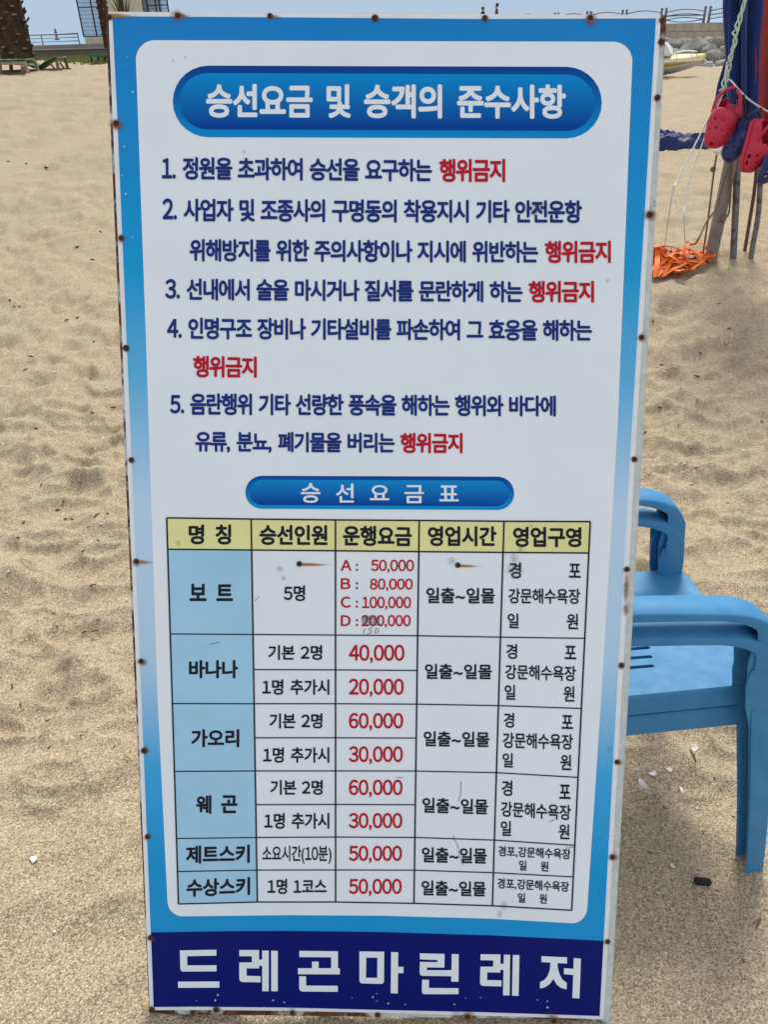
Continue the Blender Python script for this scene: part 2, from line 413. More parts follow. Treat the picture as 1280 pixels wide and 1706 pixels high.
banner('title_banner', (288, 1003, 110, 229, 112, 231), (299, 991, 122.5, 216, 125, 218.5), ((.004, .27, .66), (.004, .06, .30), (.003, .055, .33), (.004, .27, .67)))
banner('table_title_banner', (409, 857, 792.5, 847.5, 794, 849.5), (416, 848, 799, 841, 800.5, 843), ((.006, .30, .68), (.004, .07, .33), (.003, .06, .34), (.008, .26, .64)))

# ---- lettering
_gl = {}
def glyph(ch, off):
    key = (ch, off)
    if key not in _gl:
        cu = bpy.data.curves.new('g', 'FONT'); cu.body = ch; cu.size = 1; cu.offset = off; cu.resolution_u = 5; cu.fill_mode = 'FRONT'
        ob = bpy.data.objects.new('g', cu); COL.objects.link(ob); bpy.context.view_layer.update()
        me = ob.to_mesh(); vs = [(v.co.x, v.co.y) for v in me.vertices]; fs = [tuple(p.vertices) for p in me.polygons]
        ob.to_mesh_clear(); bpy.data.objects.remove(ob); bpy.data.curves.remove(cu)
        _gl[key] = (vs, fs)
    return _gl[key]
FULL = {c: chr(ord(c) + 0xFEE0) for c in '0123456789ABCD'}
def layout(text, off, adv=.90, space=.36, dig=.60):
    """-> vertex list (em), faces, ink box; Hangul keeps its square, digits are set by their own width"""
    x = 0.0; V = []; F = []
    ymin, ymax = 9, -9
    for ch in text:
        if ch == ' ': x += space; continue
        vs, fs = glyph(FULL.get(ch, ch), off)
        if not vs: x += .3; continue
        xs = [v[0] for v in vs]; x0, x1 = min(xs), max(xs); ys = [v[1] for v in vs]
        hang = ord(ch) >= 0xAC00
        b = len(V)
        if hang: dx = x; step = adv
        elif ch in '0123456789ABCD':
            w_ = x1 - x0; dx = x + (dig - w_) / 2 - x0; step = dig if ch.isdigit() else .75
        elif ch in '.,': dx = x + .05 - x0; step = (x1 - x0) + .12
        elif ch == ':': dx = x + .12 - x0; step = (x1 - x0) + .22
        elif ch == '~': dx = x + .06 - x0; step = (x1 - x0) + .12
        else: dx = x + .05 - x0; step = (x1 - x0) + .1
        V += [(vx + dx, vy) for vx, vy in vs]; F += [tuple(i + b for i in f) for f in fs]
        if ch not in '.,:~()': ymin = min(ymin, min(ys)); ymax = max(ymax, max(ys))
        x += step
    if ymax < ymin: ymin, ymax = 0, .75
    return V, F, (min(v[0] for v in V), max(v[0] for v in V), ymin, ymax)
def text(body, x0, x1, tl, bl_, tr, br_, mat, off=.022, parent=None, z=Z_T, name='lettering', sk=0.0, **kw):
    V, F, (a, b, c, d) = layout(body, 0.0, **kw)
    a -= off; b += off; c -= off; d += off                    # the stroke is thickened evenly by its own weight
    TL, TR, BR, BL = [np.array(S(*q)[:2]) for q in ((x0, tl), (x1, tr), (x1 + sk, br_), (x0 + sk, bl_))]
    V = np.array(V); n = len(V); vs = []; fs = []
    for k_ in range(8):
        an = k_ * math.pi / 4 + .2
        u = ((V[:, 0] + off * math.cos(an) - a) / (b - a))[:, None]; v = ((V[:, 1] + off * math.sin(an) - c) / (d - c))[:, None]
        p = BL * (1 - u) * (1 - v) + BR * u * (1 - v) + TL * (1 - u) * v + TR * u * v
        vs.append(np.hstack([p, np.full((n, 1), z + k_ * 1.2e-5)])); fs += [tuple(i + k_ * n for i in f) for f in F]
    me = bpy.data.meshes.new(name); me.from_pydata(np.vstack(vs).tolist(), [], fs); me.materials.append(mat)
    if len(me.polygons) and sum(q.normal.z * q.area for q in me.polygons) < 0: me.flip_normals()
    o = bpy.data.objects.new(name, me); COL.objects.link(o); o.parent = parent or sign; return o

text('승선요금 및 승객의 준수사항', 343.5, 943, 140, 197, 141.5, 199, M_twhite, .034, adv=.90, space=.40)
NV = dict(mat=M_tnavy, off=.032, adv=.86, space=.30); RD = dict(mat=M_tred, off=.034, adv=.86)
text('1.', 270, 293, 264, 298, 264, 298, **NV)
text('정원을 초과하여 승선을 요구하는', 304.5, 720, 262, 300, 265.5, 303.5, **NV)
text('행위금지', 732, 842, 265, 304, 265, 304, **RD)
text('2.', 271, 295, 331, 366, 331, 366, **NV)
text('사업자 및 조종사의 구명동의 착용지시 기타 안전운항', 306, 970, 331, 369.5, 334, 372.5, **NV)
text('위해방지를 위한 주의사항이나 지시에 위반하는', 316, 897, 398, 436, 402, 438.5, **NV)
text('행위금지', 908, 1018, 401.5, 439, 401, 438.5, **RD)
text('3.', 275.5, 300, 465, 498, 465, 498, **NV)
text('선내에서 술을 마시거나 질서를 문란하게 하는', 311, 871, 464, 500.5, 468.5, 504.5, **NV)
text('행위금지', 881, 990, 468, 504.5, 468, 504.5, **RD)
text('4.', 278.5, 303, 531.5, 563, 531.5, 563, **NV)
text('인명구조 장비나 기타설비를 파손하여 그 효응을 해하는', 314, 986.5, 529, 565.5, 533, 568.5, **NV)
text('행위금지', 322, 428, 592.5, 629, 594, 629.5, **RD)
text('5.', 283.5, 307, 658, 689, 658, 689, **NV)
text('음란행위 기타 선량한 풍속을 해하는 행위와 바다에', 317, 926.5, 655, 691.5, 659, 694, **NV)
text('유류, 분뇨, 폐기물을 버리는', 325.5, 658, 718, 752.5, 721, 754.5, **NV)
text('행위금지', 667, 771, 721, 755, 721, 755, **RD)
for ch, x0, x1, y0, y1 in (('승', 501.5, 534, 804.5, 837.5), ('선', 560, 590, 805.5, 837), ('요', 616.5, 649, 808, 833), ('금', 674, 706.5, 808, 838), ('표', 732, 764.5, 808.5, 835)):
    text(ch, x0, x1, y0, y1, y0, y1, M_twhite, .016)

# ---- price table
TX = ((278, 862.5), (418.7, 864.3), (559.2, 866.6), (698.8, 866.8), (840, 868.3), (983.8, 868.8))
BX = (297.5, 429, 559.4, 690, 820.8, 953.4)
ROW = [(862.5, 864.5, 866, 866.8, 868.2, 868.8), (914.7, 916, 917.2, 918.7, 920, 921), (1055.6, 1056.5, 1057.5, 1058.7, 1061, 1063),
       (1171.5, 1171.8, 1171.8, 1172.5, 1175, 1179.7), (1284.4, 1283.6, 1283.6, 1283.8, 1286.5, 1294.4), (1396, 1394.4, 1393.6, 1394.4, 1398.7, 1407.5),
       (1451, 1448.6, 1448.4, 1448.8, 1453, 1460), (1505, 1501.8, 1501.8, 1504, 1508, 1515.6)]
def tp(r, c):
    y = ROW[r][c]; t = (y - TX[c][1]) / (1503 - TX[c][1]); return (lerp(TX[c][0], BX[c], t), y)
tab = finish('price_table', (lambda b: (add_poly(b, [Vector((p.x, p.y, Z_C - .0003)) for p in (S(*tp(0, 0)), S(*tp(7, 0)), S(*tp(7, 5)), S(*tp(0, 5)))]), b)[1])(bmesh.new()), M_white, sign)
def strip(bm, pts, wpx, z):
    pts = [S(*p) for p in pts]; w = wpx * .00058
    n = len(pts); L = []; Rr = []
    for i in range(n):
        t = (pts[min(i + 1, n - 1)] - pts[max(i - 1, 0)]).normalized(); s_ = Vector((-t.y, t.x, 0)) * w
        L.append(bm.verts.new((pts[i].x + s_.x, pts[i].y + s_.y, z))); Rr.append(bm.verts.new((pts[i].x - s_.x, pts[i].y - s_.y, z)))
    for i in range(n - 1): bm.faces.new((L[i], Rr[i], Rr[i + 1], L[i + 1]))
for c in range(5):
    b_ = bmesh.new(); add_poly(b_, [Vector((p.x, p.y, Z_C)) for p in (S(*tp(0, c)), S(*tp(1, c)), S(*tp(1, c + 1)), S(*tp(0, c + 1)))]); finish('heading_cell', b_, M_yellow, tab)
for r_ in range(1, 7):
    b_ = bmesh.new(); add_poly(b_, [Vector((p.x, p.y, Z_C)) for p in (S(*tp(r_, 0)), S(*tp(r_ + 1, 0)), S(*tp(r_ + 1, 1)), S(*tp(r_, 1)))]); finish('name_cell', b_, M_cell, tab)
g_ = bmesh.new()
for r_ in range(8): strip(g_, [tp(r_, c) for c in range(6)], 2.4 if r_ in (0, 1, 7) else 2.0, Z_T - .0001)
for c in range(6): strip(g_, [tp(0, c), tp(3, c), tp(5, c), tp(7, c)], 2.5, Z_T + .0001)
for r_ in (2, 3, 4):
    strip(g_, [((tp(r_, c)[0] + tp(r_ + 1, c)[0]) / 2, (tp(r_, c)[1] + tp(r_ + 1, c)[1]) / 2 + .8) for c in (1, 2, 3)], 2.0, Z_T - .0001)
bmesh.ops.recalc_face_normals(g_, faces=g_.faces)
finish('ruled_lines', g_, M_tblack, tab)
K = dict(mat=M_tblack, off=.034, parent=tab)
def tk(b, x0, x1, y0, y1, y2=None, y3=None, **kw):
    d = dict(K); d.update(kw); text(b, x0, x1, y0, y1, y0 if y2 is None else y2, y1 if y3 is None else y3, **d)
tk('명', 314.5, 340.5, 873.5, 906.5); tk('칭', 359, 385.5, 873.5, 907)
tk('승선인원', 432.5, 546, 874, 907.5, 874.5, 908.5); tk('운행요금', 571.5, 686.5, 875, 909, 876.5, 910)
tk('영업시간', 713, 827.5, 876, 909.5, 876.5, 910); tk('영업구영', 855, 969, 877, 911, 878, 911.5)
tk('보', 316, 344.5, 972, 1001); tk('트', 360.5, 388.5, 973, 1001); tk('바나나', 315, 397, 1099, 1129.5); tk('가오리', 318.5, 399, 1214, 1244)
tk('웨', 327, 352.5, 1324, 1355); tk('곤', 368.5, 396, 1324, 1354); tk('제트스키', 310, 416.5, 1408, 1438, 1406, 1436.5); tk('수상스키', 311, 417, 1463.5, 1493.5, 1460, 1490)
kd = dict(off=.024)
tk('5명', 473, 508.5, 974.5, 1001, **kd)
for y0, y1, xa, xb in ((1074, 1099, 447, 537), (1187.5, 1213, 449, 537.5), (1298.5, 1323.5, 450.5, 538)): tk('기본 2명', xa, xb, y0, y1, **kd)
for y0, y1, xa, xb in ((1131, 1157, 437, 549), (1244, 1270, 438.5, 549), (1353.5, 1380, 440.5, 549)): tk('1명 추가시', xa, xb, y0, y1, **kd)
tk('소요시간(10분)', 437, 552.5, 1408, 1434, 1407.5, 1434, off=.018); tk('1명 1코스', 446, 544.5, 1463, 1488.5, **kd)
rr_ = dict(mat=M_tred, off=.022)
for y0, y1, s_ in ((932.5, 950.5, 'A'), (963, 981, 'B'), (993.5, 1012, 'C'), (1024.5, 1042.5, 'D')): tk(s_ + ' :', 568, 597, y0, y1, space=.1, **rr_)
tk('50,000', 618.5, 690, 932, 951, 932, 951.5, **rr_); tk('80,000', 616.5, 688, 963.5, 982, **rr_); tk('100,000', 603.5, 685, 993.5, 1013, **rr_); tk('200,000', 602.5, 684.5, 1024, 1043, **rr_)
for s_, y0, y1, xb in (('40,000', 1073.5, 1100.5, 674), ('20,000', 1130, 1157, 673), ('60,000', 1187, 1213, 672), ('30,000', 1242.5, 1269, 671.5), ('60,000', 1298, 1324, 671), ('30,000', 1353.5, 1379, 670.5), ('50,000', 1408, 1433.5, 670), ('50,000', 1463, 1488.5, 669.5)):
    tk(s_, 581.5, xb, y0, y1, **rr_)
for x0, x1, a, b, c, d in ((710.5, 825, 978, 1004.5, 979, 1005), (708, 820, 1105, 1130.5, 1106, 1131), (706, 816, 1217, 1242.5, 1218.5, 1244), (704, 813.5, 1327.5, 1353, 1330.5, 1356), (703, 811.5, 1410, 1435.5, 1412, 1438), (702.5, 810, 1465.5, 1490.5, 1467.5, 1492.5)):
    tk('일출~일몰', x0, x1, a, b, c, d, off=.024)
for rows in ((('경', 848.5, 868.5, 936, 963), ('포', 948, 968, 938.5, 962), ('일', 846, 864.5, 1021, 1046), ('원', 944.5, 963.5, 1021.5, 1047.5)),
             (('경', 843.5, 862, 1072, 1097), ('포', 941, 960.5, 1075, 1097.5), ('일', 841, 859, 1140, 1165), ('원', 939, 957.5, 1142, 1168)),
             (('경', 839.5, 857, 1186.5, 1211.5), ('포', 936, 955, 1190.5, 1213.5), ('일', 837.5, 855, 1253.5, 1277.5), ('원', 934, 952, 1256, 1282)),
             (('경', 836, 854, 1299, 1325), ('포', 932, 951, 1306, 1330), ('일', 834.5, 852, 1366.5, 1391.5), ('원', 931, 949, 1372, 1397)),
             (('일', 865, 877.5, 1432, 1449), ('원', 901, 914, 1434, 1450.5)), (('일', 863, 875.5, 1486.5, 1502.5), ('원', 899, 911.5, 1488, 1504))):
    for ch, x0, x1, y0, y1 in rows: tk(ch, x0, x1, y0, y1, y0 + .4, y1 + .5, off=.02)
for x0, x1, a, b, c, d in ((847.5, 967, 979.5, 1005, 980.5, 1006), (842, 960, 1106, 1131, 1109, 1134.5), (838, 955, 1219.5, 1245.5, 1222.5, 1248.5), (835, 951.5, 1334, 1359.5, 1340.5, 1366)):
    tk('강문해수욕장', x0, x1, a, b, c, d, off=.02)
tk('경포,강문해수욕장', 830.5, 951, 1408, 1425.5, 1413.5, 1431, off=.02); tk('경포,강문해수욕장', 829, 948.5, 1461.5, 1479, 1468, 1485, off=.02)

# ---- big name : geometric letters, built stroke by stroke (coordinates of the three detail views, scale 6.4)
def strokes(ox, oy, polys):
    bm = bmesh.new()
    for pl in polys:
        pl = [S(ox + x / 6.4, oy + y / 6.4) for x, y in pl]
        f = add_poly(bm, [Vector((p.x, p.y, Z_T)) for p in pl])
        bmesh.ops.triangulate(bm, faces=[f])
    bmesh.ops.recalc_face_normals(bm, faces=bm.faces)
    if sum(f.normal.z for f in bm.faces) < 0: bmesh.ops.reverse_faces(bm, faces=bm.faces)
    return finish('lettering', bm, M_twhite, sign)
strokes(280, 1560, [[(128, 141), (517, 134), (517, 197), (205, 203), (207, 301), (518, 299), (518, 364), (160, 367), (140, 358), (133, 335)], [(108, 474), (549, 472), (549, 538), (109, 540)]])
strokes(280, 1560, [[(761, 137), (972, 138), (973, 239), (1005, 239), (1005, 143), (1075, 143), (1075, 576), (1006, 576), (1006, 305), (973, 305), (973, 333), (838, 333), (839, 412), (988, 416), (988, 481), (790, 478), (768, 466), (761, 440), (761, 270), (896, 269), (896, 203), (762, 203)], [(1101, 146), (1171, 146), (1171, 576), (1102, 576)]])
def z7(pl): return [((200 + x / 2.909 - 280) * 6.4, (1500 + y / 2.909 - 1560) * 6.4) for x, y in pl]
strokes(280, 1560, [z7([(870, 241), (1057, 243), (1057, 325), (1066, 325), (1066, 355), (863, 354), (863, 325), (931, 325), (931, 293), (963, 293), (963, 325), (1024, 325), (1024, 272), (870, 271)]), z7([(869, 364), (902, 364), (903, 409), (1056, 410), (1056, 439), (885, 438), (873, 433), (869, 422)])])
strokes(580, 1560, [[(122, 152), (386, 155), (384, 470), (376, 490), (355, 498), (150, 493), (130, 485), (122, 462), (122, 217), (195, 217), (192, 432), (312, 434), (314, 219), (122, 217)], [(460, 159), (535, 161), (534, 316), (592, 317), (591, 384), (533, 383), (531, 600), (456, 597)]])
strokes(580, 1560, [[(767, 172), (1030, 179), (1027, 325), (843, 322), (841, 352), (1104, 352), (1107, 180), (1181, 182), (1178, 475), (1101, 474), (1102, 416), (790, 412), (770, 400), (765, 370), (767, 263), (952, 267), (954, 244), (768, 237)], [(790, 453), (864, 455), (862, 541), (1179, 544), (1178, 607), (815, 608), (796, 600), (788, 575)]])
strokes(780, 1560, [[(134, 182), (346, 184), (345, 283), (380, 284), (382, 187), (449, 188), (443, 621), (373, 620), (379, 349), (345, 348), (342, 378), (205, 375), (203, 457), (357, 460), (356, 525), (155, 519), (135, 508), (128, 490), (132, 314), (268, 315), (270, 248), (133, 245)], [(478, 190), (548, 192), (539, 626), (469, 623)]])
strokes(780, 1560, [[(783, 203), (1056, 215), (1055, 281), (953, 276), (958, 330), (975, 395), (1005, 450), (1054, 489), (1050, 557), (990, 540), (945, 505), (911, 445), (870, 500), (820, 535), (767, 545), (768, 480), (815, 455), (850, 410), (872, 350), (880, 272), (782, 265)], [(1128, 222), (1204, 230), (1188, 653), (1113, 648), (1122, 403), (1023, 394), (1024, 330), (1124, 337)]])

# ---- screws, nails, stains, scratches
screws = [(182, 29), (296, 26.5), (450, 27), (625, 30.5), (808, 30.5), (984, 30), (1104, 34),
          (1102, 70), (1096, 163), (1083, 358), (1069, 562), (1057, 765), (1045, 948), (1036, 1108), (1028.5, 1269), (1021, 1427), (1013, 1568),
          (193.5, 206), (202.5, 397), (210, 580), (219, 766), (227, 935), (235, 1101), (240, 1250), (246, 1393), (250.5, 1561), (253, 1681),
          (360, 1681.5), (487, 1686), (629, 1690), (779, 1693), (923, 1699)]
def irregular(cx, cy, r, n=14, sx=1.0, sy=1.0, j=.35):
    n = 28; a1, a2, a3 = (random.uniform(0, 6.28) for _ in range(3))
    f = [1 + j * (.5 * math.sin(2 * math.pi * i / n * 2 + a1) + .35 * math.sin(2 * math.pi * i / n * 3 + a2) + .25 * math.sin(2 * math.pi * i / n * 5 + a3)) for i in range(n)]
    return [(cx + sx * r * f[i] * math.cos(2 * math.pi * i / n), cy + sy * r * f[i] * math.sin(2 * math.pi * i / n)) for i in range(n)]
def screw_mesh():
    bm = bmesh.new(); prof = [(.0049, -.0006), (.0050, .0008), (.0042, .0019), (.0026, .0026), (.0012, .0024), (.0005, .0012)]
    rings = [[bm.verts.new((r * math.cos(2 * math.pi * k_ / 14), r * math.sin(2 * math.pi * k_ / 14), z)) for k_ in range(14)] for r, z in prof]
    for a, b in zip(rings[:-1], rings[1:]):
        for k_ in range(14): bm.faces.new((a[k_], a[(k_ + 1) % 14], b[(k_ + 1) % 14], b[k_]))
    bm.faces.new(rings[-1]); return bm
sc0 = finish('screw', screw_mesh(), M_screw, sign, smooth=True)
def mark(name, px, mat, z=Z_T):
    bm = bmesh.new(); add_poly(bm, [Vector((q_.x, q_.y, z)) for q_ in (S(*v) for v in px)])
    bmesh.ops.recalc_face_normals(bm, faces=bm.faces)
    if sum(f.normal.z for f in bm.faces) < 0: bmesh.ops.reverse_faces(bm, faces=bm.faces)
    return finish(name, bm, mat, sign)
for i, (x, y) in enumerate(screws + [(499, 939), (763, 941)]):
    o = sc0 if i == 0 else sc0.copy()
    if i: COL.objects.link(o); o.parent = sign
    p = S(x, y); o.location = (p.x, p.y, .0012 if i < len(screws) else .0022); o.rotation_euler = (0, 0, random.uniform(0, 6)); s_ = random.uniform(.85, 1.12); o.scale = (s_, s_, 1)
    if i < len(screws): mark('rust_stain', irregular(x + random.uniform(-1, 2), y + 1, random.choice((6, 7, 8, 12)), 14, 1.2, 1, .3), M_stain, Z_T + .0002)
def streak(x, y, L, w):
    mark('rust_stain', [(x, y - w), (x + L * .25, y - w * .8), (x + L * .6, y - w * .25), (x + L, y + .5), (x + L * .6, y + w * .6), (x + L * .25, y + w), (x, y + w)], M_streak)
streak(499, 940, 62, 3.4); streak(763, 942.5, 46, 3); streak(228, 936, 34, 4); streak(182, 27, 55, 5); streak(296, 27, 26, 3.5); streak(450, 28, 22, 3)
mark('rust_stain', irregular(1043, 1016, 9, 14, .55, 1.6), M_stain); mark('rust_stain', irregular(1044, 975, 12, 14, .5, 2.2), M_stain)
for a in ((752, 934, 6), (858, 948, 12), (857, 930, 7), (867, 914, 5), (895, 345, 9), (888, 355, 5), (840, 1508, 6), (833, 1521, 5), (789, 1003, 4), (288, 102, 2.2), (308, 97, 1.8), (406, 254, 3), (297, 904, 4), (467, 947, 5), (473, 963, 4), (1012, 468, 3), (1016, 1247, 4), (885, 876, 3), (760, 1687, 6), (915, 1690, 6), (487, 1678, 5), (360, 1680, 5)) + tuple((random.uniform(290, 960), random.uniform(90, 1500), random.uniform(.7, 1.3)) for _ in range(16)):
    mark('scuff', irregular(a[0], a[1], a[2] * 1.5), M_scuff, Z_T + .0004)
for _ in range(22): mark('paint_chip', irregular(random.uniform(262, 990), random.gauss(1668, 10), random.uniform(1.0, 2.4)), M_chip, Z_T + .0004)
for _ in range(8): mark('paint_chip', irregular(random.uniform(200, 226), random.uniform(80, 700), random.uniform(1, 2.6)), M_chip, Z_T + .0004)
def line_mark(name, pts, w, mat, z=Z_T + .0006):
    bm = bmesh.new(); strip(bm, pts, w, z); bmesh.ops.recalc_face_normals(bm, faces=bm.faces)
    if sum(f.normal.z for f in bm.faces) < 0: bmesh.ops.reverse_faces(bm, faces=bm.faces)
    return finish(name, bm, mat, sign)
for pts in ([(608, 1046.5), (606, 1055)], [(621, 1045.5), (615, 1046), (614, 1049.5), (619, 1049), (620, 1052), (616, 1055), (612, 1055)], [(626, 1047), (625, 1054), (629, 1053.5), (632, 1049.5), (629, 1046.5), (626, 1047)]):
    line_mark('handwriting', pts, 1.0, M_pencil)
zz = []
for i in range(12): zz += [(601.5 + random.uniform(0, 3), 1025.5 + i * 1.4), (636 - random.uniform(0, 4), 1026 + i * 1.4 + random.uniform(-.8, .8))]
line_mark('crossing_out', zz, .6, M_pencil)
for pts in ([(755, 1390), (759, 1400), (763, 1408), (766, 1425), (772, 1440)], [(768, 1300), (768, 1320), (764, 1334)], [(942, 1412), (956, 1410)], [(915, 1368), (925, 1364)], [(661, 1294), (672, 1295)], [(349, 1073), (366, 1069)], [(425, 1000), (432, 993)]):
    line_mark('scratch', pts, .8, M_pencil)
line_mark('scratch', [(1001, 1398), (1015, 1394), (1030, 1388)], .8, M_chip); line_mark('scratch', [(208, 240), (209, 248)], .8, M_chip)

# ================================================================== PLASTIC CHAIRS (a stack of two)
k = NT('blue_plastic', .5, .3)
pn = k.noise(14, 6, .65); k.col(k.mix(k.math('MULTIPLY', k.ramp(k.noise(60, 5, .7), [(.62, 0.0), (.75, 1.0)]), .35), k.ramp(pn, [(.3, (.034, .19, .38)), (.7, (.062, .24, .44))]), (.03, .08, .13)))
k.l(k.ramp(k.noise(30, 4), [(.3, .45), (.7, .65)]), k.b.inputs['Roughness']); k.bump(k.noise(200, 3), .05, .002); M_plastic = k.m
def add_channel(bm, path, w, d, side, t=.004):
    """moulded channel : a flat outer strip with a lip down both edges; w width, d lip depth per point"""
    n = len(path); rings = []
    for i in range(n):
        T = (path[min(i + 1, n - 1)] - path[max(i - 1, 0)]).normalized()
        Sd = (side - T * side.dot(T)).normalized(); N = T.cross(Sd)
        W_, D_ = w[i] / 2, d[i]
        pr_ = [(-W_, -D_), (-W_, -.004), (-W_ + .004, 0), (0, .0015), (W_ - .004, 0), (W_, -.004), (W_, -D_), (W_ - t, -D_), (W_ - t, -t - .002), (-W_ + t, -t - .002), (-W_ + t, -D_)]
        rings.append([bm.verts.new(path[i] + Sd * a + N * b) for a, b in pr_])
    m_ = len(rings[0])
    for a, b in zip(rings[:-1], rings[1:]):
        for q in range(m_):
            f = bm.faces.new((a[q], a[(q + 1) % m_], b[(q + 1) % m_], b[q])); f.smooth = True
    bm.faces.new(rings[0][::-1]); bm.faces.new(rings[-1])
    bmesh.ops.recalc_face_normals(bm, faces=bm.faces)
def vals(n, stops):
    xs = [a for a, _ in stops]; ys = [b for _, b in stops]; return list(np.interp(np.linspace(0, 1, n), xs, ys))
def make_chair(label):
    t = thing('plastic_chair', label, 'chair', group='stacked blue plastic chairs')
    hz = .40
    # seat with drain slots and a skirt
    def rnd(x0, x1, y0, y1, r):
        o = []
        for cx_, cy_, a0 in ((x1 - r, y1 - r, 0), (x0 + r, y1 - r, 90), (x0 + r, y0 + r, 180), (x1 - r, y0 + r, 270)):
            o += [(cx_ + r * math.cos(R(a0 + 15 * i)), cy_ + r * math.sin(R(a0 + 15 * i))) for i in range(7)]
        return o
    def zs(x, y): return hz - .012 * math.exp(-((x + .03) / .13) ** 2 - (y / .13) ** 2)
    bm = bmesh.new(); ol = rnd(-.20, .215, -.205, .205, .045)
    loops = [ol]
    for i in range(9):
        y = -.122 + .0305 * i; x0, x1 = -.14, .002 + .028 * math.sin(math.pi * (i + .6) / 9.2)
        loops.append([(x0, y - .005), (x1 - .005, y - .005), (x1, y), (x1 - .005, y + .005), (x0, y + .005), (x0 - .004, y)])
    es = []; top = []
    for lp in loops:
        vs = [bm.verts.new((x, y, zs(x, y))) for x, y in lp]; top.append(vs)
        es += [bm.edges.new((vs[i], vs[(i + 1) % len(vs)])) for i in range(len(vs))]
    bmesh.ops.triangle_fill(bm, use_beauty=True, edges=es)
    for vs, lp in zip(top[1:], loops[1:]):
        lo = [bm.verts.new((x, y, zs(x, y) - .012)) for x, y in lp]
        for i in range(len(vs)): bm.faces.new((vs[i], vs[(i + 1) % len(vs)], lo[(i + 1) % len(vs)], lo[i]))
    prev = top[0]
    for off_, dz in ((.004, -.004), (.009, -.014), (.013, -.045), (.008, -.047), (.004, -.014)):
        cur = [bm.verts.new((x + off_ * (1 if x > 0 else -1) * min(1, abs(x) / .15), y + off_ * (1 if y > 0 else -1) * min(1, abs(y) / .15), hz + dz)) for x, y in ol]
        for i in range(len(ol)): bm.faces.new((prev[i], prev[(i + 1) % len(ol)], cur[(i + 1) % len(ol)], cur[i]))
        prev = cur
    bmesh.ops.recalc_face_normals(bm, faces=bm.faces)
    finish('seat', bm, M_plastic, t, smooth=True, auto=40)
    for sg in (-1, 1):
        arm = catmull([Vector(p) for p in ((-.215, sg * .172, .632), (-.16, sg * .197, .644), (-.06, sg * .210, .646), (.06, sg * .212, .634), (.12, sg * .212, .620), (.162, sg * .214, .594), (.188, sg * .216, .552))], 6)
        n = len(arm); bm = bmesh.new()
        add_channel(bm, arm, vals(n, [(0, .036), (.2, .060), (.6, .066), (1, .062)]), vals(n, [(0, .022), (.5, .016), (.75, .024), (1, .055)]), Vector((0, 1, 0)))
        finish('armrest', bm, M_plastic, t, auto=50)
        leg = catmull([Vector(p) for p in ((.188, sg * .216, .552), (.199, sg * .220, .49), (.210, sg * .230, .40), (.222, sg * .254, .28), (.235, sg * .284, .14), (.250, sg * .315, -.03))], 6)
        n = len(leg); bm = bmesh.new()
        add_channel(bm, leg, vals(n, [(0, .062), (.3, .058), (1, .048)]), vals(n, [(0, .055), (.15, .066), (.30, .064), (.42, .052), (1, .042)]), Vector((0, 1, 0)))
        finish('leg', bm, M_plastic, t, auto=50)
        bl_ = catmull([Vector(p) for p in ((-.185, sg * .19, hz - .01), (-.205, sg * .205, .28), (-.225, sg * .225, .14), (-.25, sg * .25, -.02))], 6)
        n = len(bl_); bm = bmesh.new(); add_channel(bm, bl_[::-1], vals(n, [(0, .046), (1, .056)]), vals(n, [(0, .03), (1, .04)]), Vector((0, 1, 0)))
        finish('leg', bm, M_plastic, t, auto=50)
    # back : curved slatted panel
    bm = bmesh.new(); nu, nv = 22, 14; gv = []
    for j in range(nv + 1):
        v = j / nv; z = hz - .01 + .40 * v; hw = .195 + .025 * math.sin(v * 2.2) - .05 * v ** 5
        gv.append([bm.verts.new((-.19 - .09 * v - .035 * (1 - (2 * i / nu - 1) ** 2), hw * (2 * i / nu - 1), z - (.05 * abs(2 * i / nu - 1) ** 4 if j == nv else 0))) for i in range(nu + 1)])
    for j in range(nv):
        for i in range(nu):
            if 4 <= j <= 11 and i % 4 == 1 and 1 < i < nu - 1: continue
            bm.faces.new((gv[j][i], gv[j][i + 1], gv[j + 1][i + 1], gv[j + 1][i]))
    bmesh.ops.recalc_face_normals(bm, faces=bm.faces)
    o = finish('backrest', bm, M_plastic, t, smooth=True); md = o.modifiers.new('s', 'SOLIDIFY'); md.thickness = .008
    return t
CH = (.572, 1.352); CA = R(5)
ch1 = make_chair('lower blue plastic armchair of the stack beside the notice board'); ch1.location = (CH[0], CH[1], gz(*CH) * .3); ch1.rotation_euler = (0, 0, CA)
ch2 = ch1.copy(); COL.objects.link(ch2); ch2['label'] = 'upper blue plastic armchair resting in the one below it'
ch2.location = (CH[0] - .006, CH[1] + .006, ch1.location.z + .055)
for c in list(ch1.children):
    d = c.copy(); COL.objects.link(d); d.parent = ch2

# ================================================================== SMALL THINGS ON THE SAND
M_shell = plain('shell', (.72, .68, .62), .45, .18, 120)
M_shellg = plain('grey_shell', (.38, .36, .34), .5, .3, 160)
def shell_mesh(kind):
    bm = bmesh.new(); n, m_ = 9, 7
    a = .5; b = .22 if kind == 0 else .4; rows = []
    for j in range(m_ + 1):
        v = j / m_; row = []
        for i in range(n + 1):
            th = math.pi * i / n
            r = v * (1 + (.05 * math.sin(i * 2.6) if kind else 0))
            row.append(bm.verts.new((a * r * math.cos(th), b * 2 * r * math.sin(th) - .2 * b, .17 * (1 - v ** 2) + (.02 * math.sin(i * 3.1) if kind else 0))))
        rows.append(row)
    for j in range(m_):
        for i in range(n): bm.faces.new((rows[j][i], rows[j][i + 1], rows[j + 1][i + 1], rows[j + 1][i]))
    bmesh.ops.remove_doubles(bm, verts=bm.verts, dist=1e-5)
    return bm
sh = [finish('shell', shell_mesh(q), M_shell, smooth=True) for q in (0, 1)]
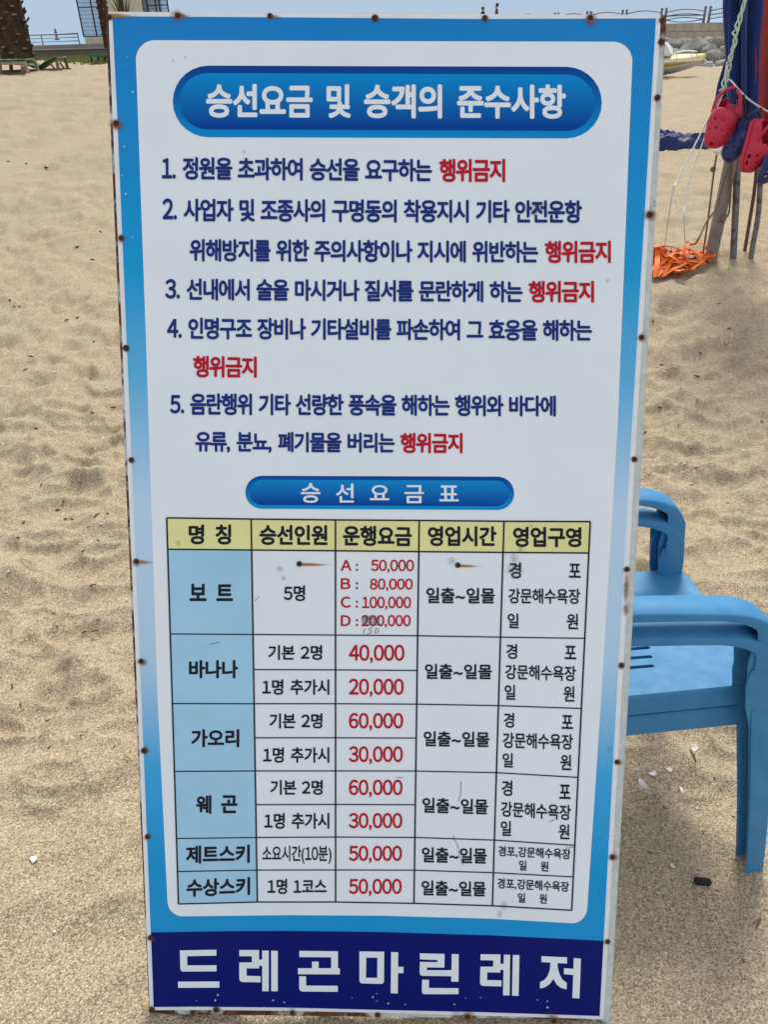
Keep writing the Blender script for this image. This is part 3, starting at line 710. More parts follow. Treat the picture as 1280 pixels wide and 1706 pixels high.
for o in sh:
    md = o.modifiers.new('s', 'SOLIDIFY'); md.thickness = .05
first = [True, True]
def put_shell(px, py, size, label, kind=None, flip=False, group=None):
    kind = random.randint(0, 1) if kind is None else kind
    o = sh[kind] if first[kind] else sh[kind].copy()
    if not first[kind]: COL.objects.link(o)
    first[kind] = False
    p = G(px, py); s_ = .8 * size * (p - EYE).length / FOC
    o.location = p + Vector((0, 0, s_ * .04)); o.scale = (s_, s_, s_); o.rotation_euler = (random.uniform(-.35, .35) + (math.pi if flip else 0), random.uniform(-.3, .3), random.uniform(0, 6.28))
    if flip: o.location.z += s_ * .14
    tag(o, label, 'shell', group); return o
put_shell(1073, 1306, 22, 'white oval shell half under the blue chairs, the largest there', 0)
put_shell(1153, 1248, 15, 'cupped broken white shell below the seat edge of the blue chairs', 1, True)
put_shell(1134, 1317, 14, 'thin curved white shell sliver right of the white oval shell', 0)
put_shell(1115, 1281, 11, 'small angular shell piece between the frame edge and the cupped shell', 1)
put_shell(1086, 1287, 14, 'brownish curled shell piece just above the white oval shell', 1, True)
put_shell(16, 953, 8, 'bright round shell chip at the left border beside the board', 1)
put_shell(52, 1434, 14, 'grey white shell lying low left of the navy name band', 1)
put_shell(28, 1380, 9, 'pale shell chip up and left of the grey white shell', 0)
put_shell(1160, 778, 9, 'small white shell above the top edge of the chair', 1)
put_shell(1153, 807, 8, 'flat white shell chip just above the chair armrest', 0)
put_shell(1214, 838, 8, 'white shell chip right of the chair back', 1)
put_shell(168, 874, 7, 'little white pebble shell near the rusty left frame edge', 1)
put_shell(1123, 1442, 9, 'pair-like pale shell left of the black charred stick', 1, True)
GS = 'tiny shell crumbs scattered on the sand'
for px, py in [(random.uniform(2, 225), random.uniform(330, 1690)) for _ in range(46)] + [(random.uniform(1062, 1278), random.uniform(520, 800)) for _ in range(14)] + [(random.uniform(1040, 1235), random.uniform(1225, 1690)) for _ in range(34)]:
    if px < 225 and px > 175 + (py - 30) * .043: continue
    put_shell(px, py, random.uniform(3, 5.5), 'tiny pale shell crumb lying on the open sand', None, random.random() < .4, GS)
M_char = plain('charred_wood', (.012, .011, .010), .8, .3, 200, bump=.5, bscale=300)
p0, p1 = G(1156, 1470), G(1184, 1473)
bm = bmesh.new(); up = Vector((0, 0, .006)); add_tube(bm, [p0 + up, p0.lerp(p1, .1) + up * 1.2, p0.lerp(p1, .5) + up * 1.1, p0.lerp(p1, .92) + up * 1.2, p1 + up], [.005, .0085, .009, .0085, .005], 9)
tag(finish('charred_stick', bm, M_char), 'short black charred stick on the sand right of the board', 'stick')
M_twig = plain('dry_twig', (.10, .075, .05), .8, .3, 100)
for (a, b), lb in ((((152, 1054), (165, 1051)), 'small dark twig on the sand left of the board, lowest of the three'), (((150, 977), (160, 975)), 'dark twig left of the board at mid height'), (((156, 863), (166, 856)), 'thin dark twig uppermost left of the board'),
                   (((1150, 1250), (1160, 1270)), 'thin brown twig beside the cupped white shell'), (((1268, 1530), (1260, 1550)), 'pale twig at the right border below the chair legs')):
    pa, pb = G(*a), G(*b); bm = bmesh.new(); add_tube(bm, [pa + Vector((0, 0, .003)), pa.lerp(pb, .5) + Vector((0, 0, .006)), pb + Vector((0, 0, .003))], [.0022, .003, .0016], 6)
    tag(finish('twig', bm, M_twig), lb, 'twig')

bit = None
for px, py in [(random.uniform(2, 195), random.uniform(190, 1250)) for _ in range(44)] + [(random.uniform(1066, 1270), random.uniform(500, 800)) for _ in range(14)] + [(random.uniform(1040, 1240), random.uniform(1230, 1690)) for _ in range(10)]:
    g_ = G(px, py); s_ = (g_ - EYE).length / FOC
    if bit is None:
        bm = bmesh.new(); add_tube(bm, [(-.5, 0, .1), (0, .06, .18), (.5, -.02, .08)], [.12, .17, .08], 6); bit = finish('driftwood_bit', bm, M_twig); o = bit
    else: o = bit.copy(); COL.objects.link(o)
    o.location = g_; k_ = s_ * random.uniform(4, 9); o.scale = (k_, k_ * random.uniform(.6, 1.2), k_); o.rotation_euler = (0, random.uniform(-.3, .3), random.uniform(0, 6.28))
    tag(o, 'tiny dark crumb of driftwood lying on the open sand', 'driftwood', 'dark driftwood crumbs scattered over the sand')

# ================================================================== POLES, CLOTHS AND CLOGS ON THE RIGHT
YS = 4.9
M_pvc = plain('weathered_white_pole', (.225, .20, .175), .6, .28, 9)
k = NT('galvanised_rusty_pipe', .55, .4, .3)
k.col(k.mix(k.ramp(k.noise(16, 5, .6), [(.52, 0.0), (.62, 1.0)]), (.17, .19, .20), k.ramp(k.noise(60, 4), [(.3, (.05, .025, .015)), (.7, (.22, .09, .04))]))); M_pipe = k.m
def pl(px, py, Y=YS): return P(px, py, Y)
def ground_at(px, py):
    p = G(px, py); return p
YP = G(1184, 432).y
t = thing('flag_pole', 'thick weathered white pole standing in the sand with cloths tied to it', 'pole', G(1184, 434))
def local(o, pts): return [p - Vector(o.location) for p in pts]
pole_px = [(1183, 440), (1190, 380), (1198, 300), (1208, 240), (1224, 180), (1240, 120), (1252, 60), (1262, 0), (1276, -90)]
# a straight pole : from foot to a point above the frame
foot = P(1183, 440, YP); topd = (P(1243, 150, YP) - foot); topp = foot + topd * 2.05
bm = bmesh.new(); add_tube(bm, local(t, [foot - topd * .12, foot, foot.lerp(topp, .5), topp]), [.039, .039, .037, .035], 16); finish('shaft', bm, M_pvc, t)
a = P(1206, 254, YP - .05)
bm = bmesh.new(); add_tube(bm, local(t, catmull([a + Vector((.055 * math.cos(q * .9), .055 * math.sin(q * .9), .012 * math.sin(q * 2.3) + .002 * q)) for q in range(9)], 4)), .009, 7); finish('tape_binding', bm, plain('white_tape', (.7, .7, .7), .5), t)
def pipe(label, pts, r, dY=0.0, mat=None):
    pp = [P(x, y, YP + dY) for x, y in pts]; b0 = pp[-1].copy()
    t = thing('metal_pipe', label, 'pipe', b0)
    bm = bmesh.new(); add_tube(bm, local(t, catmull(pp + [b0 + (b0 - pp[-2]).normalized() * .12], 5)), r, 10); finish('shaft', bm, mat or M_pipe, t); return t
pipe('grey rusty pipe standing right beside the thick white pole', [(1236, 170), (1230, 270), (1227, 340), (1224, 400), (1222, 436)], .021)
pipe('thin brown rusty rod between the two grey pipes', [(1266, 200), (1260, 300), (1248, 380), (1239, 434)], .011, .08, plain('brown_rust', (.11, .07, .045), .7, .35, 30))
pipe('bent grey pipe rightmost of the pipes under the clogs', [(1272, 200), (1268, 300), (1264, 360), (1256, 405), (1251, 438)], .016, -.05)

# hanging cloths : pleated sheets gathered round a cord
def cloth_mat(name, c, rough=.75):
    k = NT(name, rough, .2); k.col(k.ramp(k.noise(8, 5), [(.3, tuple(v * .8 for v in c)), (.7, c)])); k.b.inputs['Sheen Weight'].default_value = .2
    k.bump(k.noise(35, 4), .25, .01); return k.m
M_navy = cloth_mat('navy_nylon', (.012, .035, .17)); M_redc = cloth_mat('faded_red_nylon', (.36, .045, .05)); M_tarp = cloth_mat('navy_tarpaulin', (.010, .022, .10), .5)
def gathered(name, label, line, rad, mat, pleats, seed):
    """line: centre points top -> bottom; rad: radius per point; deep pleats run along it"""
    L = catmull(line, 6); n = len(L); rr = vals(n, [(i / (len(rad) - 1), r) for i, r in enumerate(rad)])
    bm = bmesh.new(); seg = 72; rings = []
    for i, p in enumerate(L):
        ring = []
        for q in range(seg):
            a = 2 * math.pi * q / seg; w_ = float(vn(math.cos(a) * 2 + seed, math.sin(a) * 2 + i * .10, seed))
            f = .68 + .30 * math.sin(pleats * a + 1.3 * w_ + i * .05 + seed) + .16 * w_
            ring.append(bm.verts.new(p + Vector((math.cos(a) * rr[i] * f, math.sin(a) * rr[i] * f * .9, .02 * w_ * (i == n - 1)))))
        rings.append(ring)
    for a, b in zip(rings[:-1], rings[1:]):
        for q in range(seg): bm.faces.new((a[q], a[(q + 1) % seg], b[(q + 1) % seg], b[q]))
    bm.faces.new(rings[0]); bm.faces.new(rings[-1][::-1]); bmesh.ops.recalc_face_normals(bm, faces=bm.faces)
    return tag(finish(name, bm, mat, smooth=True), label, 'cloth')
gathered('hanging_cloth', 'navy blue cloth hanging in long folds from the white pole', [P(1252, -160, YP - .12), P(1246, -60, YP - .12), P(1242, 20, YP - .12), P(1241, 90, YP - .12), P(1243, 150, YP - .12), P(1242, 200, YP - .11), P(1238, 240, YP - .10)], [.12, .13, .130, .120, .108, .105, .085], M_navy, 7, 3)
gathered('hanging_cloth', 'faded red cloth hanging beside the navy one at the right border', [P(1294, -160, YP - .10), P(1284, -60, YP - .10), P(1283, 20, YP - .10), P(1283, 90, YP - .11), P(1283, 160, YP - .11), P(1283, 205, YP - .11)], [.10, .11, .13, .15, .16, .15], M_redc, 6, 9)
gathered('hanging_cloth', 'short navy cloth end hanging behind the white pole above the red clog', [P(1217, 95, YP + .10), P(1209, 140, YP + .10), P(1203, 180, YP + .10), P(1200, 205, YP + .1)], [.02, .045, .05, .03], M_navy, 5, 14)

# ropes
M_green_rope = plain('pale_green_rope', (.52, .62, .46), .7, .2, 60); M_white_rope = plain('white_rope', (.70, .70, .68), .7, .1, 60); M_brown_rope = plain('brown_cord', (.16, .12, .075), .8, .25, 60)
def twisted(name, label, line, r, amp, turns, mat, strands=2):
    t = thing(name, label, 'rope', line[-1]); L = catmull(line, 14); n = len(L)
    for s_ in range(strands):
        pts = []
        for i, p in enumerate(L):
            ph = turns * 2 * math.pi * i / n + s_ * 2 * math.pi / strands; A = amp * (.55 + .45 * float(vn(i * .13, s_ * 3., 21)))
            pts.append(p + IX * (A * math.cos(ph)) + FWD * (A * math.sin(ph)) - Vector(t.location))
        tube_obj('strand', pts, r, mat, t, 6)
    return t
YR = YP - .30
twisted('twisted_rope', 'pale green twisted rope hanging down in front of the navy cloth', [P(1246, -120, YR), P(1243, -10, YR), P(1230, 40, YR), P(1224, 75, YR), P(1214, 110, YR), P(1206, 150, YR)], .0046, .019, 4.5, M_green_rope, 3)
def cord(label, line, r, mat, name='rope'):
    bm = bmesh.new(); add_tube(bm, catmull(line, 8), r, 6); return tag(finish(name, bm, mat), label, 'rope')
gA, gB = G(1108, 412), G(1142, 412)
cord('white guy rope running from the green rope down to the sand, left of the pair', [P(1206, 150, YR), P(1162, 235, YR - .1), P(1130, 300, YR - .2), P(1121, 322, YR - .22), gA + Vector((0, 0, .01))], .0045, M_white_rope)
cord('thin white guy rope right of the pair in front of the navy tarpaulin', [P(1208, 150, YR), P(1174, 232, YR - .1), P(1150, 300, YR - .15), P(1142, 335, YR - .18), P(1141, 370, YR - .2), gB + Vector((0, 0, .01))], .0038, M_white_rope)
cord('loose loop of white string hanging between the two guy ropes', [P(1122, 321, YR - .21), P(1136, 332, YR - .2), P(1142, 350, YR - .2), P(1138, 358, YR - .2), P(1130, 348, YR - .21), P(1124, 330, YR - .21)], .0025, M_white_rope)
cord('bright white line strung across the cloths above the clogs', [P(1206, 132, YP - .28), P(1218, 134, YP - .30), P(1232, 150, YP - .36), P(1250, 167, YP - .38), P(1270, 180, YP - .38), P(1290, 190, YP - .38), P(1330, 205, YP - .3)], .0048, M_white_rope)
cord('white halyard hanging along the top of the pole', [P(1219, -60, YP - .07), P(1217, 0, YP - .07), P(1214, 40, YP - .07), P(1212, 100, YP - .07), P(1207, 134, YP - .07)], .004, M_white_rope)
gC = G(1172, 424)
cord('brown knotted cord hanging straight down beside the white pole', [P(1195, 258, YP - .08), P(1191, 282, YP - .08), P(1188, 305, YP - .09), P(1180, 370, YP - .12), gC + Vector((0, 0, .01))], .006, M_brown_rope)
bm = bmesh.new(); bmesh.ops.create_icosphere(bm, subdivisions=2, radius=.017, matrix=Matrix.Translation(P(1189, 282, YP - .085))); tag(finish('cord_knot', bm, M_brown_rope, smooth=True), 'dark round knot tied in the brown cord beside the pole', 'knot')
gD = G(1142, 418)
cord('long brown cord slanting from the pipes down to the orange webbing', [P(1218, 272, YP - .06), P(1206, 305, YP - .07), P(1195, 345, YP - .12), P(1178, 370, YP - .2), P(1160, 405, YP - .3), gD + Vector((0, 0, .06))], .0062, M_brown_rope)
cord('brown cord with a frayed end hanging next to the grey rusty pipe', [P(1221, 270, YP - .05), P(1219, 310, YP - .05), P(1217, 340, YP - .05), P(1214, 358, YP - .06), P(1206, 364, YP - .06)], .0062, M_brown_rope)
bm = bmesh.new(); add_tube(bm, [P(1212, 358, YP - .06), P(1207, 362, YP - .06), P(1203, 370, YP - .07)], [.008, .018, .02], 8); tag(finish('frayed_rope_end', bm, M_brown_rope), 'frayed brown tuft at the end of the hanging cord', 'rope end')

# clogs
def clog(label, heel, toe, upv, mat, W_=.05, strap=True):
    """heel/toe: world points of the sole line; upv: direction in which the upper bulges"""
    ax = (toe - heel); L = ax.length; X = ax.normalized(); Zv = (upv - X * upv.dot(X)).normalized(); Yv = Zv.cross(X)
    t = thing('clog', label, 'clog', heel, group='rubber clogs hung from the white line'); M = Matrix((X, Yv, Zv)).transposed().to_4x4(); M.translation = heel; t.matrix_world = M
    k_ = L / .27
    def hw(s): return W_ * k_ * (.70 + .42 * math.sin(math.pi * min(1, s * .55 + .30)) ** 2 - .14 * math.exp(-((s - .38) / .16) ** 2)) * (max(0.0, 1 - max(0, (s - .80) / .205) ** 2.2) ** .5) * (max(0.0, 1 - max(0, (.14 - s) / .15) ** 2) ** .5)
    def ht(s): return L * (.31 + .15 * math.exp(-((s - .52) / .2) ** 2) - .10 * sst(.6, 1.0, s)) * (max(0.0, 1 - max(0, (s - .84) / .17) ** 2.4) ** .5 * .82 + .18)
    bm = bmesh.new(); ns, nf = 24, 20; V = []
    for i in range(ns + 1):
        s = i / ns; row = []
        for j in range(nf + 1):
            a = math.pi * j / nf                    # from one side over the top to the other
            w, h = max(hw(s), .002), float(ht(s))
            row.append(bm.verts.new((s * L, w * math.cos(a) * (1 + .06 * math.sin(a)), h * max(0.0, math.sin(a)) ** .8)))
        V.append(row)
    hole = set()
    for i in range(ns):
        s = (i + .5) / ns
        for j in range(nf):
            a = (j + .5) / nf
            open_ = s < .50 - .55 * (abs(a - .5) * 2) ** 3 * .5 and abs(a - .5) < (.30 if s > .12 else .34) + .02
            if s < .14: open_ = .16 < a < .84
            if open_: continue
            vent = .66 < s < .93 and (i % 3 == 1) and ((j + (i // 3) % 2 * 2) % 4 == 1) and .2 < a < .8
            side = .66 < s < .9 and j in (1, nf - 2) and i % 3 != 0
            if vent or side: continue
            bm.faces.new((V[i][j], V[i + 1][j], V[i + 1][j + 1], V[i][j + 1]))
    for v in [v for v in bm.verts if not v.link_faces]: bm.verts.remove(v)
    bmesh.ops.recalc_face_normals(bm, faces=bm.faces)
    o = finish('upper', bm, mat, t, smooth=True); md = o.modifiers.new('s', 'SOLIDIFY'); md.thickness = .006; md.offset = -1
    md = o.modifiers.new('v', 'SUBSURF'); md.levels = 1; md.render_levels = 1
    bm = bmesh.new(); ra, rb = [], []
    N_ = 40
    for i in range(N_):
        q = 2 * math.pi * i / N_; s = .5 + .5 * math.cos(q); s = min(max(s, .004), .996); w = max(hw(s), .004) * 1.05 * (1 if math.sin(q) > 0 else -1) if abs(math.sin(q)) > .02 else 0
        ra.append(bm.verts.new((s * L, w, .004))); rb.append(bm.verts.new((s * L, w, -.016 * k_)))
    bm.faces.new(ra); bm.faces.new(rb[::-1])
    for i in range(N_): bm.faces.new((ra[i], ra[(i + 1) % N_], rb[(i + 1) % N_], rb[i]))
    bmesh.ops.recalc_face_normals(bm, faces=bm.faces); finish('sole', bm, mat, t, auto=40)
    if strap:
        bm = bmesh.new(); pts = catmull([Vector((.40 * L, -W_ * k_ * .95, .20 * L)), Vector((.16 * L, -W_ * k_ * .9, .33 * L)), Vector((-.02 * L, 0, .38 * L)), Vector((.16 * L, W_ * k_ * .9, .33 * L)), Vector((.40 * L, W_ * k_ * .95, .20 * L))], 6)
        add_tube(bm, pts, .0085 * k_, 8); finish('heel_strap', bm, mat, t)
    return t
M_cred = plain('red_rubber', (.50, .018, .05), .5, .12, 30); M_cblue = plain('navy_rubber', (.018, .032, .14), .5, .15, 30); M_strap = plain('black_strap', (.012, .012, .014), .6)
YC = YP - .42
tw = (EYE - P(1200, 200, YC)).normalized()
clog('red rubber clog hanging toe down, leftmost, its holed top facing the camera', P(1221, 174, YC + .13), P(1186, 244, YC - .03), tw + IX * -.25 - IY * .15, M_cred, .062)
clog('navy rubber clog hanging between the two red clogs', P(1246, 200, YC + .08), P(1212, 268, YC - .03), tw + IX * .4 - IY * .1, M_cblue, .058)
clog('red rubber clog with its foot opening showing, right of the navy one', P(1268, 198, YC - .08), P(1243, 288, YC - .12), tw * .75 + IX * .75 - IY * .1, M_cred, .060)
clog('navy rubber clog lowest at the right border, seen from its sole side', P(1292, 226, YC - .14), P(1266, 306, YC - .18), tw * .4 + IX * .9, M_cblue, .062)
for lb, pts in (('black cord loop holding the leftmost red clog', [(1226, 146), (1225, 160), (1222, 170)]), ('black cord loop holding the navy clog in the middle', [(1240, 158), (1243, 180), (1245, 200)]), ('black cord loop holding the right red clog on the white line', [(1270, 179), (1263, 195), (1260, 204)]), ('black cord loop holding the lowest navy clog', [(1286, 188), (1288, 210), (1290, 228)])):
    cord(lb, [P(x, y, YC - .02) for x, y in pts], .006, M_strap, 'hanging_loop')

# orange webbing heap
k = NT('orange_webbing', .6, .3); k.col(k.ramp(k.noise(25, 4), [(.3, (.72, .13, .014)), (.7, (.88, .20, .028))])); M_orange = k.m
def add_ribbon(bm, pts, w, th=.002):
    L = catmull(pts, 10); T, N = frames(L); n = len(L); rng_ = random.uniform(0, 6); ring = []
    for i, p in enumerate(L):
        B = T[i].cross(N[i]); a = rng_ + .8 * math.sin(i * .07 + rng_) ; s_ = N[i] * math.cos(a) + B * math.sin(a); q = T[i].cross(s_)
        ring.append([bm.verts.new(p + s_ * w / 2 * x + q * th / 2 * y) for x, y in ((-1, -1), (1, -1), (1, 1), (-1, 1))])
    for a, b in zip(ring[:-1], ring[1:]):
        for q in range(4): bm.faces.new((a[q], a[(q + 1) % 4], b[(q + 1) % 4], b[q]))
    bm.faces.new(ring[0][::-1]); bm.faces.new(ring[-1])
OC = G(1122, 450)
bm = bmesh.new(); o_pts = []
st_ = random.getstate(); random.seed(31)
c0 = Vector((-.10, 0, 0))
ctr = []
for q in range(34):
    a = q * 2.3 + random.uniform(-.9, .9); r = random.uniform(.05, .25)
    ctr.append((r * 1.0 * math.cos(a) - .04, r * .75 * math.sin(a)))
ctr += [(.06, .04), (.17, .08), (.23, .02), (.16, -.06), (.05, -.16), (-.01, -.20), (-.04, -.16), (.02, -.14)]
for q in range(len(ctr) - 1):
    (x0, y0), (x1, y1) = ctr[q], ctr[q + 1]; dd = math.hypot(x1 - x0, y1 - y0)
    pk = (.10 + random.uniform(.02, .26)) * dd * (1 if q < 33 else .25) * math.exp(-((x0 + x1) / .5) ** 2); bx, by = random.uniform(-.05, .05), random.uniform(-.04, .04)
    for f in (0, .17, .34, .5, .66, .83):
        o_pts.append(Vector((x0 + (x1 - x0) * f + bx * math.sin(math.pi * f), y0 + (y1 - y0) * f + by * math.sin(math.pi * f), .012 + .0009 * q + pk * math.sin(math.pi * f) ** .8)))
o_pts = [Vector((p.x, p.y, p.z + gz(OC.x + p.x, OC.y + p.y) - OC.z)) for p in o_pts]
def add_strap(bm, L, w, th=.002):
    L = catmull(L, 3); n = len(L); rings = []; sd0 = None
    for i, p in enumerate(L):
        T = (L[min(i + 1, n - 1)] - L[max(i - 1, 0)]).normalized(); h_ = Vector((T.x, T.y, 0))
        sd = Vector((-h_.y, h_.x, .25)).normalized() if h_.length > .15 else (sd0 or Vector((1, 0, 0)))
        if sd0 is not None:
            if sd.dot(sd0) < 0: sd = -sd
            sd = (sd0 * .6 + sd * .4)
        sd = (sd - T * sd.dot(T)).normalized(); sd0 = sd; q = T.cross(sd)
        rings.append([bm.verts.new(p + sd * w / 2 * a + q * th / 2 * b) for a, b in ((-1, -1), (1, -1), (1, 1), (-1, 1))])
    for a, b in zip(rings[:-1], rings[1:]):
        for q in range(4): bm.faces.new((a[q], a[(q + 1) % 4], b[(q + 1) % 4], b[q]))
    bm.faces.new(rings[0][::-1]); bm.faces.new(rings[-1])
add_strap(bm, o_pts, .031); bmesh.ops.recalc_face_normals(bm, faces=bm.faces); random.setstate(st_)
o = finish('orange_webbing', bm, M_orange, auto=50); o.location = OC; tag(o, 'tangled heap of orange webbing strap on the sand at the foot of the pole', 'strap')

# navy tarpaulin roll
TL_, TR_ = G(1030, 253), G(1190, 250)
bm = bmesh.new(); rows = []; nu, nv = 110, 46
for i in range(nu + 1):
    u = i / nu; row = []
    for j in range(nv + 1):
        v = j / nv; c = TL_.lerp(TR_, u); ww = 1.5 * (1 - .35 * u)
        x, y = c.x + .04 * float(vn(v * 5, u * 9, 60)), c.y + v * ww + .05 * float(vn(u * 7, v * 2, 61))
        edge_ = float(sst(0, .10, v) * sst(0, .16, 1 - v) * sst(0, .05, 1 - u))
        fold = abs(float(vn(u * 3 + 1.2 * v, v * 5.5 + .8 * u, 62))); f2 = abs(float(vn(u * 9 - v * 2, v * 8, 63)))
        hh = edge_ * (.10 + .13 * (1 - fold) ** 2 + .05 * (1 - f2) ** 2) * (1 - .3 * u)
        row.append(bm.verts.new((x, y, float(height(x, y)) + .006 + hh)))
    rows.append(row)
for a, b in zip(rows[:-1], rows[1:]):
    for j in range(nv): bm.faces.new((a[j], b[j], b[j + 1], a[j + 1]))
bmesh.ops.recalc_face_normals(bm, faces=bm.faces)
o = finish('crumpled_tarpaulin', bm, M_tarp, smooth=True, auto=38); o.modifiers.new('s', 'SOLIDIFY').thickness = .01
tag(o, 'crumpled dark navy tarpaulin lying on the sand beyond the guy ropes', 'tarpaulin')

# ================================================================== BOAT
YB = 29.5
bow = P(1168, 96, YB); kb = G(1105, 123)
M_gel = plain('white_gelcoat', (.70, .70, .68), .3, .06, 6); M_ygel = plain('yellow_gelcoat', (.62, .36, .03), .35, .12, 5); M_hullg = plain('chalky_hull_bottom', (.52, .50, .46), .6, .12, 5); M_deck = plain('pale_yellow_deck', (.72, .60, .26), .4, .06, 6); M_steel = plain('stainless_tube', (.55, .56, .58), .3, .05, 10, metal=.6)
boat = thing('speed_boat', 'beached white and yellow speedboat by the boulders', 'boat', (bow.x - 2.3, YB, gz(bow.x - 1.5, YB) - .02), R(-24))
zb = boat.location.z; gun = bow.z - zb
def bst(s):                                       # s 0 stern .. 1 bow
    b = .86 * (1 - max(0, (s - .35) / .65) ** 2.3); kz = .02 + (gun * .80) * max(0, (s - .55) / .45) ** 2.2; cz = .22 + gun * .55 * max(0, (s - .4) / .6) ** 1.9
    gzv = gun * (.86 + .14 * s); return s * 4.55 - 2.25, b, kz, min(cz, gzv - .03), gzv
def band(name, f0, f1, mat, par, n=26):
    bm = bmesh.new()
    for sg in (-1, 1):
        rows = []
        for i in range(n + 1):
            st__ = bst(i / n); rows.append([bm.verts.new(q) for q in (f0(st__, sg), tuple((u + v) / 2 for u, v in zip(f0(st__, sg), f1(st__, sg))), f1(st__, sg))])
        for a, b in zip(rows[:-1], rows[1:]):
            for q in range(2): bm.faces.new((a[q], b[q], b[q + 1], a[q + 1]))
    bmesh.ops.remove_doubles(bm, verts=bm.verts, dist=.0005); bmesh.ops.recalc_face_normals(bm, faces=bm.faces)
    o = finish(name, bm, mat, par, smooth=True); md = o.modifiers.new('s', 'SOLIDIFY'); md.thickness = .015; return o
kl = lambda q, s: (q[0], 0, q[2]); chn = lambda q, s: (q[0], s * q[1] * .82, q[3]); gw = lambda q, s: (q[0], s * q[1], q[4] - .06)
gw2 = lambda q, s: (q[0], s * q[1] * 1.0, q[4]); mid_ = lambda q, s: (q[0], 0, q[4] + .10 + .05 * (q[0] > -.2))
band('hull_bottom', kl, chn, M_hullg, boat); band('hull_side', chn, gw, M_ygel, boat); band('gunwale', gw, gw2, M_gel, boat); band('deck', gw2, mid_, M_deck, boat)
q0 = bst(0); bm = bmesh.new(); add_prism(bm, [(q0[0], -q0[1], q0[4]), (q0[0], -q0[1] * .82, q0[3]), (q0[0], 0, q0[2]), (q0[0], q0[1] * .82, q0[3]), (q0[0], q0[1], q0[4])], (-.03, 0, 0)); finish('transom', bm, M_gel, boat)
bm = bmesh.new(); cab = [(-.55, gun + .06), (1.30, gun + .10), (1.12, gun + .42), (1.02, gun + .48), (-.40, gun + .50)]
add_prism(bm, [(x, -.50, z) for x, z in cab], (0, 1.0, 0)); bmesh.ops.bevel(bm, geom=list(bm.edges), offset=.06, segments=3, affect='EDGES'); finish('cabin', bm, M_gel, boat, auto=40)
bm = bmesh.new(); rl = catmull([Vector((1.30, s_ * .42, gun + .13)) for s_ in (-1,)] + [Vector((1.45, -.38, gun + .20)), Vector((1.75, -.24, gun + .22)), Vector((2.02, 0, gun + .20)), Vector((1.75, .24, gun + .22)), Vector((1.45, .38, gun + .20)), Vector((1.30, .42, gun + .13))], 6)
add_tube(bm, rl, .018, 8); finish('bow_rail', bm, M_steel, boat)
for x, y in ((1.45, -.38), (1.45, .38), (1.9, -.14), (1.9, .14)):
    tube_obj('rail_post', [Vector((x, y, gun + .02)), Vector((x, y, gun + .21))], .014, M_steel, boat)

# ================================================================== BOULDERS
k = NT('granite', .85, .25); k.col(k.mix(k.math('MULTIPLY', k.noise(30, 5, .7), .5), k.ramp(k.noise(2.2, 5), [(.3, (.23, .22, .20)), (.7, (.40, .38, .345))]), (.16, .15, .14))); k.bump(k.noise(9, 6, .7), .6, .06); M_rock = k.m
k = NT('bluish_granite', .85, .25); k.col(k.ramp(k.noise(5, 5), [(.3, (.30, .32, .34)), (.7, (.44, .46, .47))])); k.bump(k.noise(12, 6, .7), .5, .05); M_rock2 = k.m
def boulder(c, sx_, sy_, sz_, rot, mat):
    bm = bmesh.new()
    for _ in range(22):
        v = Vector((random.gauss(0, 1), random.gauss(0, 1), random.gauss(0, 1))).normalized(); bm.verts.new((v.x * sx_, v.y * sy_, v.z * sz_))
    r = bmesh.ops.convex_hull(bm, input=bm.verts); 
    for v in [v for v in bm.verts if not v.link_faces]: bm.verts.remove(v)
    bmesh.ops.dissolve_limit(bm, angle_limit=R(14), verts=bm.verts, edges=bm.edges)
    bmesh.ops.bevel(bm, geom=list(bm.edges), offset=min(sx_, sz_) * .07, segments=2, affect='EDGES', clamp_overlap=True)
    bmesh.ops.rotate(bm, verts=bm.verts, cent=(0, 0, 0), matrix=Matrix.Rotation(rot, 3, 'Y'))
    bm.normal_update(); o = finish('boulder', bm, mat, smooth=True, auto=28); o.location = c; return o
GB = 'grey boulders piled against the sea wall'
B_PX = [(1126, 73, 36, 14, 41, -.1), (1156, 80, 46, 22, 40, -.3), (1143, 68, 30, 9, 43, 0), (1183, 71, 26, 15, 42, .2), (1200, 72, 26, 17, 41.5, .2), (1184, 84, 26, 17, 39, -.2), (1204, 86, 18, 15, 39, .3), (1191, 95, 31, 19, 37, .2), (1172, 95, 16, 10, 37, .2), (1168, 110, 24, 15, 35, -.5), (1181, 112, 15, 18, 34.6, .5), (1201, 110, 26, 20, 35, -.6), (1194, 121, 28, 9, 34, .1), (1155, 110, 13, 10, 36, -.4), (1214, 98, 22, 16, 37, .4), (1222, 112, 26, 18, 35, .2), (1222, 84, 24, 16, 39, -.2), (1108, 82, 30, 16, 39, .3), (1095, 72, 30, 14, 41, 0), (1240, 76, 30, 16, 41, .1), (1246, 96, 30, 20, 37, -.2), (1262, 110, 30, 18, 35, .2), (1276, 90, 32, 20, 38, 0), (1276, 72, 30, 15, 41, .2), (1078, 90, 32, 18, 38, .2), (1060, 76, 30, 16, 41, -.2), (1300, 100, 36, 22, 36, .1), (1215, 70, 20, 12, 42, 0), (1165, 68, 22, 10, 43.5, .1), (1110, 68, 26, 10, 43, .1), (1120, 92, 34, 18, 38, .1), (1140, 98, 30, 16, 37, -.2)]
BL_ = {1: 'big flat sloping grey boulder above the bow of the speedboat', 3: 'squat grey boulder high in the pile under the block wall', 5: 'angular pale boulder in the middle of the pile', 7: 'large pale boulder with a flat sunlit top right of the bow', 9: 'bluish slab tilted left, low in front of the pile', 10: 'upright bluish block low in front of the pile', 11: 'leaning grey slab low at the right of the pile', 0: 'long grey boulder behind the windscreen of the speedboat'}
